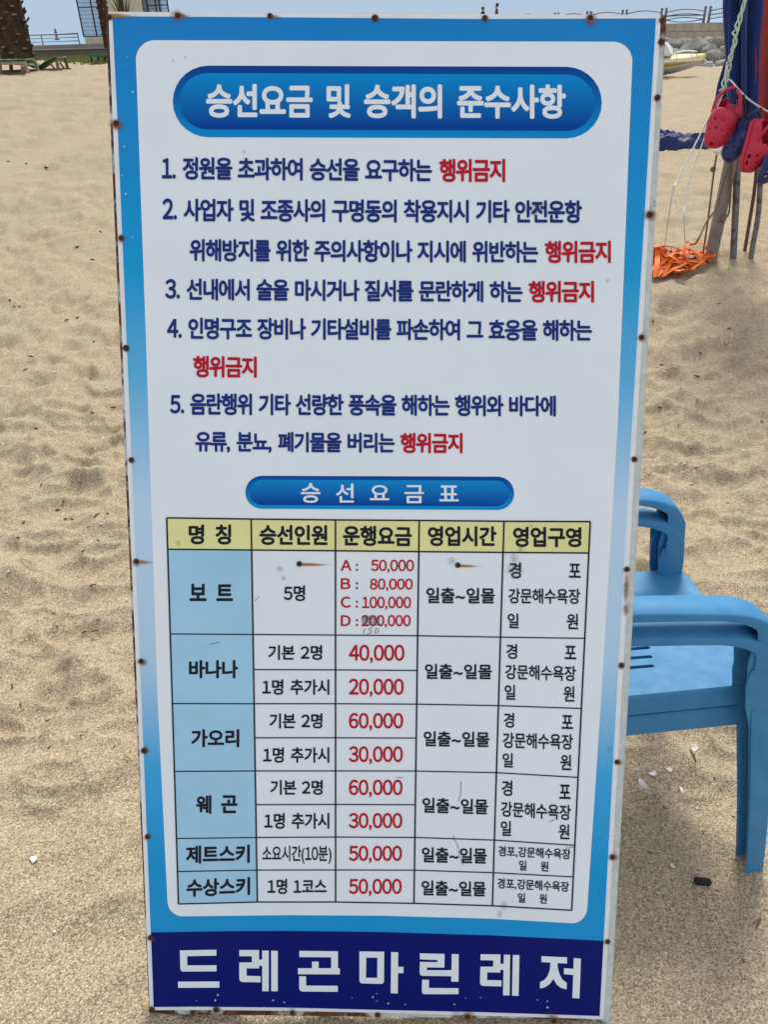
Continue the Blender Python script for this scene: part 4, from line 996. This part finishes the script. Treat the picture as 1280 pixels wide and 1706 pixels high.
for i, (x, y, w, h, Y, rt) in enumerate(B_PX):
    d = (P(x, y, Y) - EYE).dot(FWD) / FOC
    o = boulder(P(x, y, Y), w * .56 * d, w * .45 * d, h * .62 * d, rt, M_rock2 if i in (9, 10, 12, 13) else M_rock)
    tag(o, BL_.get(i, 'rough grey boulder in the pile against the block wall'), 'boulder', GB)
# a bank of earth the boulders lie on
bm = bmesh.new(); b0, b1, b2, b3 = P(1020, 122, 36.5), P(1420, 116, 35), P(1420, 62, 46.5), P(1020, 66, 46.5)
add_poly(bm, [b0 + Vector((0, 0, -.5)), b1 + Vector((0, 0, -.5)), b2, b3]); struct(finish('rubble_bank', bm, plain('dark_rubble', (.10, .095, .085), .9, .3, 3, bump=.8, bscale=5)))

# ================================================================== BLOCK WALL AND WAVY RAILING
A_, B_ = P(1172, 38, 50.5), P(918, 44.5, 62.0)
dirw = (B_ - A_); dirw.z = 0; wl = dirw.length; dirw.normalize(); nrm = Vector((dirw.y, -dirw.x, 0))
if nrm.dot(EYE - A_) < 0: nrm = -nrm
ztop = A_.z; zbot = P(1172, 66, 50.5).z - .6
k = NT('stone_blocks', .85, .2); mp = k.n('ShaderNodeMapping'); k.l(k.tc.outputs['UV'], mp.inputs[0])
br = k.n('ShaderNodeTexBrick'); br.offset = .5; br.inputs['Scale'].default_value = 1; br.inputs['Brick Width'].default_value = .62; br.inputs['Row Height'].default_value = .40; br.inputs['Mortar Size'].default_value = .02
br.inputs['Color1'].default_value = (.40, .35, .275, 1); br.inputs['Color2'].default_value = (.48, .425, .34, 1); br.inputs['Mortar'].default_value = (.20, .17, .135, 1); k.l(mp.outputs[0], br.inputs[0])
k.col(k.mix(k.math('MULTIPLY', k.noise(1.2, 6), .45), br.outputs[0], (.27, .235, .185))); k.bump(k.noise(6, 5), .4, .03); M_block = k.m
def wall(name, p0, p1, zb_, zt_, th, mat, label):
    d = p1 - p0; d.z = 0; L = d.length; d.normalize(); n_ = Vector((d.y, -d.x, 0))
    bm = bmesh.new(); uv = bm.loops.layers.uv.new('UVMap')
    add_prism(bm, [Vector((p0.x, p0.y, zb_)), Vector((p1.x, p1.y, zb_)), Vector((p1.x, p1.y, zt_)), Vector((p0.x, p0.y, zt_))], -n_ * th if n_.dot(EYE - p0) > 0 else n_ * th)
    for f in bm.faces:
        for l in f.loops:
            q = l.vert.co - p0; l[uv].uv = (q.dot(d), q.z + q.dot(n_) * (abs(f.normal.z) > .5))
    o = finish(name, bm, mat); tag(o, label, 'wall'); return o
wall('sea_wall', A_ - dirw * 34, A_ + dirw * 42, zbot - .8, ztop, .5, M_block, 'stone block sea wall above the boulders under the wavy railing')
M_rail = plain('dark_grey_rail', (.075, .085, .10), .45, .15, 8, metal=.3); M_postm = plain('grey_rail_post', (.16, .17, .18), .55, .15, 8)
rail = thing('wavy_railing', 'dark railing with wavy bars and paired posts on the block wall', 'railing', A_)
dz = Vector((0, 0, 1)); base_in = -nrm * .22
step = wl / 4.0 * .98; RH = P(1172, 10, 50.5).z - A_.z
def rp(s, z): return dirw * s + base_in + dz * z
for i in range(-4, 9):
    for e in (-.17, .17):
        bm = bmesh.new(); s = i * step + e; add_tube(bm, [rp(s, -.05), rp(s, RH * .93)], .075, 8); add_tube(bm, [rp(s, RH * .93), rp(s, RH * .96), rp(s, RH)], [.05, .085, .05], 8); finish('post', bm, M_postm, rail)
    for h, A in ((.70, .16), (.46, .12), (.22, .13)):
        s0 = i * step + .2; s1 = (i + 1) * step - .2; bm = bmesh.new()
        add_tube(bm, [rp(lerp(s0, s1, q / 16), RH * (h + A * math.sin(math.pi * q / 16))) for q in range(17)], .026, 6); finish('wavy_bar', bm, M_rail, rail)
        if i % 2 == 0 and h < .6:
            bm = bmesh.new(); A2 = .02 if h > .3 else -.14
            add_tube(bm, [rp(lerp(s0, s1, q / 16), RH * (h + A2 * math.sin(math.pi * q / 16))) for q in range(17)], .026, 6); finish('wavy_bar', bm, M_rail, rail)

# ================================================================== PEOPLE ON THE SEA WALL
def person(label, head_px, Y, hgt_, hair_c, top_c, leg_c, turn, bag=False):
    hp = P(head_px[0], head_px[1], Y); k_ = hgt_ / 1.7; ft = Vector((hp.x, hp.y, hp.z - 1.62 * k_))
    t = thing('person', label, 'person', ft, turn)
    J = dict(pel=(0, 0, .92), wa=(0, 0, 1.08), ch=(0, .01, 1.30), nk=(0, .01, 1.46), hd=(0, .03, 1.56), ht=(0, .04, 1.66))
    vs = [J['pel'], J['wa'], J['ch'], J['nk'], J['hd'], J['ht']]; ed = [(0, 1), (1, 2), (2, 3), (3, 4), (4, 5)]; rad = [.145, .13, .155, .055, .095, .075]
    for sg in (-1, 1):
        b = len(vs); st2 = sg * .12
        vs += [(sg * .17, .01, 1.39), (sg * .22, -.02 + st2 * .4, 1.12), (sg * .20, .08 + st2 * .8, .90), (sg * .19, .10 + st2, .80)]; ed += [(2, b), (b, b + 1), (b + 1, b + 2), (b + 2, b + 3)]; rad += [.065, .048, .036, .03]
        b = len(vs); vs += [(sg * .09, 0, .84), (sg * .10, .03 - st2, .48), (sg * .10, -.02 - 2 * st2, .08), (sg * .10, .12 - 2 * st2, .03)]; ed += [(0, b), (b, b + 1), (b + 1, b + 2), (b + 2, b + 3)]; rad += [.09, .065, .045, .04]
    me = bpy.data.meshes.new('body'); me.from_pydata([Vector(v) * k_ for v in vs], ed, []); o = bpy.data.objects.new('body', me); COL.objects.link(o)
    md = o.modifiers.new('skin', 'SKIN'); md.use_smooth_shade = True
    for i, v in enumerate(me.skin_vertices[0].data): v.radius = (rad[i] * k_, rad[i] * k_); v.use_root = (i == 0)
    o.modifiers.new('sub', 'SUBSURF').levels = 2; o.modifiers['sub'].render_levels = 2
    bpy.context.view_layer.update(); dg = bpy.context.evaluated_depsgraph_get(); m2 = bpy.data.meshes.new_from_object(o.evaluated_get(dg)); bpy.data.objects.remove(o)
    for mt in (plain('skin_tone', (.45, .27, .18), .5), plain('top_cloth', top_c, .8), plain('leg_cloth', leg_c, .8), plain('shoe', (.05, .05, .05), .6)): m2.materials.append(mt)
    for p in m2.polygons:
        z = p.center.z / k_; p.use_smooth = True
        p.material_index = 3 if z < .09 else 2 if z < .95 else 0 if (z > 1.45 or (abs(p.center.x) > .15 * k_ and z < .93)) else 1
    o = bpy.data.objects.new('body', m2); COL.objects.link(o); o.parent = t
    bm = bmesh.new(); bmesh.ops.create_icosphere(bm, subdivisions=3, radius=.118 * k_, matrix=Matrix.Translation((0, .0, 1.625 * k_)))
    for v in bm.verts:
        if v.co.y > .06 * k_ and v.co.z < 1.66 * k_: v.co.y = .05 * k_
        if v.co.z < 1.56 * k_: v.co.z = 1.55 * k_
    finish('hair', bm, plain('hair_dark', hair_c, .6), t, smooth=True)
    bm = bmesh.new(); add_prism(bm, [(-.012 * k_, .115 * k_, 1.575 * k_), (.012 * k_, .115 * k_, 1.575 * k_), (0, .118 * k_, 1.61 * k_)], (0, .02 * k_, -.003)); finish('nose', bm, plain('skin_nose', (.45, .27, .18), .5), t)
    return t
person('dark haired person in a brown top walking beyond the top edge of the board', (828.5, 8.5), 58, 1.74, (.015, .012, .012), (.075, .06, .055), (.04, .04, .05), R(80))
person('person of whom only the dark head shows above the top edge of the board', (805, 14), 60, 1.55, (.012, .012, .02), (.03, .03, .05), (.03, .03, .04), R(-70))
# paved walk behind the railing the people stand on
wp_ = [A_ - dirw * 34 - nrm * .5, A_ + dirw * 42 - nrm * .5, A_ + dirw * 42 - nrm * 9, A_ - dirw * 34 - nrm * 9]
bm = bmesh.new(); zw = P(828.5, 8.5, 58).z - 1.66
add_prism(bm, [Vector((p.x, p.y, zw)) for p in wp_], (0, 0, -2.5)); struct(finish('promenade', bm, plain('promenade_paving', (.30, .28, .25), .9, .1, 2)))

# ================================================================== LEFT BACKGROUND
YL = 45.0
M_conc = plain('grey_concrete', (.25, .235, .21), .9, .15, 1.5, bump=.3, bscale=4); M_brownw = plain('brown_grey_render', (.165, .13, .115), .9, .12, 2, bump=.2, bscale=6); M_cap = plain('pale_coping', (.40, .37, .33), .85, .1, 3)
def box_px(bm, x0, x1, y0, y1, Y, dep, mi=0):
    a = P(x0, (y0 + y1) / 2, Y); b = P(x1, (y0 + y1) / 2, Y); xm = (x0 + x1) / 2; zt = P(xm, y0, Y).z; zb_ = P(xm, y1, Y).z
    add_box(bm, ((a.x + b.x) / 2, Y + dep / 2, (zt + zb_) / 2), (abs(b.x - a.x), dep, abs(zt - zb_)), mi)
low = thing('low_wall', 'low brown grey wall with concrete top behind the grass, left of the board', 'wall', P(110, 92, YL))
def part_box(name, mat, par, x0, x1, y0, y1, Y, dep, bev=0):
    a = P(x0, (y0 + y1) / 2, Y); b = P(x1, (y0 + y1) / 2, Y); xm = (x0 + x1) / 2; zt = P(xm, y0, Y).z; zb_ = P(xm, y1, Y).z; L = Vector(par.location)
    bm = bmesh.new(); add_box(bm, Vector(((a.x + b.x) / 2, Y + dep / 2, (zt + zb_) / 2)) - L, (abs(b.x - a.x), dep, abs(zt - zb_)), 0, None, bev); return finish(name, bm, mat, par)
part_box('wall_face', M_brownw, low, -120, 420, 81.5, 96, YL, .3)
part_box('coping', M_cap, low, -120, 420, 79.6, 81.5, YL - .06, .42)
part_box('upper_kerb', M_conc, low, -120, 420, 73, 79.7, YL + .25, .5)
M_lrail = plain('grey_tube_rail', (.22, .25, .30), .4, .1, 5, metal=.4)
lr = thing('metal_railing', 'thin grey tube railing before the sea, left of the glazed screen', 'railing', P(95, 74, YL + .5))
zt_, zm_, zl_ = P(95, 57, YL + .5).z, P(95, 63, YL + .5).z, P(95, 69, YL + .5).z
xa, xb = P(-160, 60, YL + .5).x, P(130.5, 60, YL + .5).x
for z, r in ((zt_, .035), (zm_, .02), (zl_, .02)):
    tube_obj('rail', local(lr, [Vector((xa, YL + .5, z)), Vector((xb, YL + .5, z))]), r, M_lrail, lr)
for x in (129.5, 68, 6, -56, -118):
    p = P(x, 60, YL + .5); tube_obj('post', local(lr, [Vector((p.x, p.y, zt_)), Vector((p.x, p.y, P(95, 75, YL + .5).z))]), .03, M_lrail, lr)

# kiosk with glazed screens
YK = 46.6
M_cream = plain('cream_render', (.62, .56, .42), .85, .1, 2); M_kw = plain('grey_brown_render', (.25, .22, .19), .85, .1, 2); M_blk = plain('black_frame', (.012, .014, .018), .4)
k = NT('window_glass', .05, .5); k.col((.55, .68, .78)); k.b.inputs['Transmission Weight'].default_value = .75; k.b.inputs['IOR'].default_value = 1.15; M_glass = k.m
kio = thing('beach_kiosk', 'cream and grey kiosk building behind the upper left corner of the board', 'building', P(205, 74, YK))
def kbox(name, mat, X0, X1, Z0, Z1, dY, dep, bev=0):
    L = Vector(kio.location); bm = bmesh.new(); add_box(bm, Vector(((X0 + X1) / 2, YK + dY + dep / 2, (Z0 + Z1) / 2)) - L, (X1 - X0, dep, Z1 - Z0), 0, None, bev); return finish(name, bm, mat, kio)
X_ = lambda px: P(px, 40, YK).x
Zg = P(205, 74, YK).z - 1.2; Zc = P(205, 60, YK).z; Zr = Zc + 3.0
xk0, xk1 = X_(170), X_(247)
kbox('wall', M_kw, xk0, xk1, Zg, Zr, .2, 3.5)
kbox('wall_panel', M_cream, xk0 + .35, xk1 - .2, Zc - .2, Zr - .2, .14, .05)
kbox('roof', M_conc, xk0 - .5, xk1 + .5, Zr, Zr + .25, -.2, 4.2)
kbox('plinth', M_cream, X_(136), xk0, Zg, Zc, 0, .35)
kbox('plinth', M_cream, xk1, X_(286), Zg, Zc, 0, .35)
def screen(x0, x1, cols, bars):
    H0, H1 = Zc + .02, Zc + 2.75
    bm = bmesh.new()
    L = Vector(kio.location)
    for c in cols: add_box(bm, Vector((c, YK + .1, (H0 + H1) / 2)) - L, (.06, .06, H1 - H0))
    for z in (H0, H1, H0 + 1.25): add_box(bm, Vector(((x0 + x1) / 2, YK + .1, z)) - L, (x1 - x0, .05, .05 if z != H0 + 1.25 else .03))
    f = finish('screen_frame', bm, M_blk, kio)
    bm = bmesh.new(); add_box(bm, Vector(((x0 + x1) / 2, YK + .1, (H0 + H1) / 2)) - L, (x1 - x0 - .02, .012, H1 - H0)); finish('glass', bm, M_glass, f)
    bm = bmesh.new()
    for i in range(bars): add_box(bm, Vector(((x0 + x1) / 2, YK + .085, H0 + (H1 - H0) * (i + .5) / bars)) - L, (x1 - x0, .012, .014))
    finish('louvre_bar', bm, plain('thin_grey_bar', (.12, .13, .15), .5), f)
xs0 = X_(134)
screen(xs0, xk0 - .05, (xs0, lerp(xs0, xk0, .62), xk0 - .08), 16)
xs1 = X_(283); screen(xk1 + .05, xs1, (xk1 + .06, lerp(xk1, xs1, .45), lerp(xk1, xs1, .62), xs1), 16)
ld = part_box('doorway', plain('dim_window', (.16, .19, .22), .2), kio, 238, 247, -10, 22, YK + .1, .03)

# lighthouse far out
lp = flat(95, 66.5, -1.6); lp = EYE + (lp - EYE) * 1.0
sc_ = (lp - EYE).dot(FWD) / FOC
lh = thing('lighthouse', 'small red and white lighthouse far out on the sea', 'lighthouse', lp)
def lath(name, prof, mat, par, seg=20):
    bm = bmesh.new(); rings = [[bm.verts.new((r * math.cos(2 * math.pi * q / seg), r * math.sin(2 * math.pi * q / seg), z)) for q in range(seg)] for r, z in prof]
    for a, b in zip(rings[:-1], rings[1:]):
        for q in range(seg): bm.faces.new((a[q], a[(q + 1) % seg], b[(q + 1) % seg], b[q]))
    bm.faces.new(rings[0][::-1]); bm.faces.new(rings[-1]); return finish(name, bm, mat, par, smooth=True, auto=40)
u = sc_
lath('base', [(4.5 * u, -1 * u), (4.5 * u, .9 * u), (3.4 * u, 1.2 * u)], plain('dark_base', (.05, .055, .075), .8), lh)
lath('tower', [(2.4 * u, 1.2 * u), (1.9 * u, 9.5 * u)], plain('faded_red_paint', (.45, .10, .11), .6, .1, .05), lh)
lath('gallery', [(2.6 * u, 9.5 * u), (2.9 * u, 10.4 * u), (2.9 * u, 11.0 * u), (1.7 * u, 11.2 * u)], plain('grey_gallery', (.16, .20, .24), .6), lh)
lath('lantern', [(1.6 * u, 11.2 * u), (1.7 * u, 14 * u), (2.1 * u, 14.2 * u), (.5 * u, 16 * u), (.1 * u, 18.5 * u)], plain('grey_lantern', (.13, .17, .21), .5), lh)

# grass strip
gp = [G(40, 95), G(62, 98.5), G(92, 100.5), G(150, 106), G(260, 108)]
far_ = [P(260, 93, YL - .1), P(-60, 94, YL - .1)]
nearpts = gp
def strip_pts(n=40):
    out = []
    for i in range(n + 1):
        t = i / n; q = t * (len(gp) - 1); a = int(min(q, len(gp) - 2)); p = gp[a].lerp(gp[a + 1], q - a); out.append(p)
    return out
M_grass = plain('dry_grass', (.17, .19, .05), .9, .35, 3)
verts, faces = [], []
sp_ = strip_pts()
for _ in range(16000):
    p = random.choice(sp_); f = random.random() ** 1.2
    q = p.lerp(Vector((p.x * (YL - .2) / p.y, YL - .2, 0)), f); x, y = q.x + random.uniform(-.6, .6), q.y + random.uniform(-.15, .1)
    z = float(height(np.array([x]), np.array([y]), False)[0]) - .01; h = random.uniform(.05, .15); a = random.uniform(0, 6.28); w = .03
    b = len(verts); verts += [(x - w * math.cos(a), y - w * math.sin(a), z), (x + w * math.cos(a), y + w * math.sin(a), z), (x + random.uniform(-.06, .06), y + random.uniform(-.06, .06), z + h)]; faces.append((b, b + 1, b + 2))
me = bpy.data.meshes.new('grass'); me.from_pydata(verts, [], faces); me.materials.append(M_grass); o = bpy.data.objects.new('grass', me); COL.objects.link(o); o['kind'] = 'stuff'

# hammock loungers and palm
M_wood = plain('weathered_wood', (.30, .22, .14), .8, .25, 12); M_woodr = plain('reddish_wood', (.20, .115, .07), .8, .25, 12); M_sling = cloth_mat('green_sling', (.012, .085, .03)); M_sling2 = cloth_mat('pale_green_trim', (.10, .24, .10))
def lounger(name, label, Y, bars, sling, w=.62, group=None):
    """bars: list of (part, material, radius, [pixel points], which sides)"""
    base = P(bars[0][3][0][0], bars[0][3][0][1], Y); t = thing(name, label, 'lounger', base)
    for nm, mt, r, pts, sides in bars:
        for s_ in sides:
            bm = bmesh.new(); pp = local(t, [P(x, y, Y) + Vector((0, s_ * w, 0)) for x, y in pts]); 
            for a, b in zip(pp[:-1], pp[1:]):
                d = b - a; add_box(bm, (a + b) / 2, (r * .95, r * 1.2, d.length + r * .8), 0, d.to_track_quat('Z', 'Y').to_matrix())
            finish(nm, bm, mt, t)
    L = catmull([P(x, y, Y) for x, y in sling], 5); bm = bmesh.new(); rows = []
    for i, p in enumerate(L):
        sag = .05 * math.sin(math.pi * i / (len(L) - 1)); rows.append([bm.verts.new(p + Vector((0, w * v, -sag * (1 - (2 * v - 1) ** 2) + .01 * random.uniform(-1, 1))) - Vector(t.location)) for v in (0.0, .2, .4, .6, .8, 1.0)])
    for a, b in zip(rows[:-1], rows[1:]):
        for q in range(5): bm.faces.new((a[q], b[q], b[q + 1], a[q + 1]))
    o = finish('sling', bm, M_sling, t, smooth=True); o.modifiers.new('s', 'SOLIDIFY').thickness = .025
    return t
YH = G(100, 118.5).y + .1
lounger('sling_lounger', 'wooden lounger with a sagging green sling beside the palm trunk', YH,
        [('base_rail', M_woodr, .05, [(-46, 122.5), (102, 117.5)], (0, 1)), ('leg', M_woodr, .05, [(93.5, 100), (97.5, 117.5)], (0, 1)), ('prop', M_woodr, .03, [(84, 106), (92, 117)], (0, 1)), ('head_rail', M_woodr, .045, [(93.5, 100), (93.6, 100.2)], (0, 1))],
        [(94.5, 97.5), (84, 100), (74, 105), (66, 110.5), (56, 112), (46, 109), (36, 107), (20, 106), (0, 106), (-30, 105)])
lounger('sling_lounger', 'green sling lounger with a pale wooden frame at the left border', G(46, 122).y + .1,
        [('top_rail', M_wood, .05, [(-60, 107), (41, 104.8)], (0, 1)), ('leg', M_wood, .055, [(40.5, 105), (46.5, 122)], (0, 1)), ('leg', M_woodr, .055, [(-1, 106), (0, 123)], (0, 1)), ('crossbar', M_woodr, .05, [(37, 112), (37.5, 118.5)], (0,))],
        [(40, 101), (28, 101.5), (12, 102), (-5, 102), (-30, 102)])
t = lounger('green_bench', 'low green bench on the grass right at the edge of the board', G(153, 105.5).y,
        [('leg', M_blk, .04, [(151, 93.5), (153, 106)], (0, 1)), ('leg', M_blk, .04, [(163.5, 93.5), (164, 105.5)], (0, 1)), ('leg', M_blk, .04, [(214, 93), (212, 105)], (0, 1)), ('seat_rail', plain('green_paint', (.02, .13, .05), .5), .05, [(148, 93), (218, 91.5)], (0, .5, 1)), ('foot_rail', M_woodr, .04, [(153, 106), (214, 104.5)], (0, 1))],
        [(148, 92.3), (170, 92), (195, 91.5), (218, 91)])
t['category'] = 'bench'

k = NT('palm_boots', .9, .15); k.col(k.mix(k.ramp(k.noise(2.2, 5), [(.50, 0.0), (.68, 1.0)]), k.ramp(k.noise(11, 5, .7), [(.3, (.022, .013, .009)), (.7, (.10, .058, .036))]), k.ramp(k.noise(20, 4), [(.3, (.05, .05, .02)), (.7, (.12, .085, .035))]))); k.bump(k.noise(14, 5), .7, .05); M_boot = k.m
M_bootend = plain('cut_boot_end', (.17, .115, .08), .9, .75, 7); M_frond = plain('palm_frond', (.05, .085, .03), .6, .3, 6); M_dead = plain('dead_frond', (.15, .10, .06), .8, .3, 6)
def palm(label, cx0, y_base, Y, rad, H, nb, lean=0.0):
    b = P(cx0, y_base, Y); t = thing('palm_tree', label, 'palm', b)
    bm = bmesh.new(); add_tube(bm, [Vector((lean * z, 0, z)) for z in (-.3, 0, .4, 1.0, 1.8, H)], [rad * q for q in (1.0, .98, .90, .92, .88, .72)], 20); finish('trunk', bm, M_boot, t)
    for q in range(nb):
        z = .05 + (H - .1) * q / nb + random.uniform(-.06, .06); a = q * 2.39996 + random.uniform(-.35, .35); r = rad * (.90 - .12 * z / H); d = Vector((math.cos(a), math.sin(a), 0)); up = Vector((0, 0, 1))
        L_ = rad * random.uniform(.22, .52); w_ = rad * random.uniform(.10, .24); o0 = d * (r * .86) + Vector((lean * z, 0, z)); tip = o0 + d * L_ * .70 + up * L_ * .62; sd = d.cross(up)
        bm = bmesh.new()
        pr0 = [o0 - sd * w_ - up * .02, o0 + sd * w_ - up * .02, o0 + sd * w_ * .8 + d * .06 + up * .0, o0 - sd * w_ * .8 + d * .06]
        pr1 = [tip - sd * w_ * .75 + up * .035, tip + sd * w_ * .75 + up * .035, tip + sd * w_ * .65 + d * .03 - up * .03, tip - sd * w_ * .65 + d * .03 - up * .03]
        va = [bm.verts.new(p) for p in pr0]; vb = [bm.verts.new(p) for p in pr1]
        for i in range(4): bm.faces.new((va[i], va[(i + 1) % 4], vb[(i + 1) % 4], vb[i]))
        f = bm.faces.new(vb); f.material_index = 1; bm.faces.new(va[::-1]); bmesh.ops.recalc_face_normals(bm, faces=bm.faces)
        finish('leaf_base', bm, [M_boot, M_bootend], t)
    for q in range(30):
        a = q * 2.39996; el = R(random.uniform(-8, 74)); L_ = random.uniform(1.9, 2.8) * (rad / .45) ** .5; d = Vector((math.cos(a), math.sin(a), 0)); pts = []
        p = Vector((lean * H, 0, H)) + d * rad * .4; ang = el
        for i in range(12):
            pts.append(p.copy()); p = p + (d * math.cos(ang) + Vector((0, 0, math.sin(ang)))) * L_ / 11; ang -= R(9)
        bm = bmesh.new(); add_tube(bm, pts, [.03 * (1 - i / 13) for i in range(12)], 5)
        for i in range(1, 12):
            for sg in (-1, 1):
                for h in (0, .5):
                    c = pts[i - 1].lerp(pts[i], h); T = (pts[i] - pts[i - 1]).normalized(); sd = T.cross(Vector((0, 0, 1))).normalized() * sg; l_ = .55 * math.sin(math.pi * (i + h) / 13) + .1
                    e = c + sd * l_ * .75 + T * l_ * .5 - Vector((0, 0, l_ * .25)); add_poly(bm, [c - T * .018, c + T * .018, c.lerp(e, .6) + T * .02, e, c.lerp(e, .6) - T * .02])
        finish('frond', bm, M_dead if el < R(-10) else M_frond, t)
    return t
YPL = G(31, 101).y
palm('thick shaggy palm trunk behind the green loungers at the left border', 31, 101, YPL, .0186 * YPL, 4.3, 100)
palm('slim dark palm trunk touching the upper left corner of the board', 180, 66, 38.0, .22, 3.4, 80)
# spiky plant beside the kiosk
pb_ = P(212, 66, 40.5); t = thing('spiky_plant', 'spiky leaved plant in front of the kiosk above the board edge', 'plant', pb_)
for q in range(46):
    a = random.uniform(0, 6.28); sp = random.uniform(.05, .62); h = random.uniform(1.4, 2.3); bm = bmesh.new(); d = Vector((math.cos(a), math.sin(a) * .7, 0)); sd = Vector((-math.sin(a), math.cos(a), 0)) * .035
    pts = [d * sp * u_ ** 1.6 * 1.3 + Vector((0, 0, h * u_ - .35 * sp * u_ ** 3)) for u_ in (0, .3, .6, .85, 1)]
    for i in range(4):
        w0, w1 = (1, .95, .75, .45, .05)[i:i + 2]; add_poly(bm, [pts[i] - sd * w0, pts[i] + sd * w0, pts[i + 1] + sd * w1, pts[i + 1] - sd * w1])
    finish('leaf', bm, M_frond if q % 3 else M_dead, t)
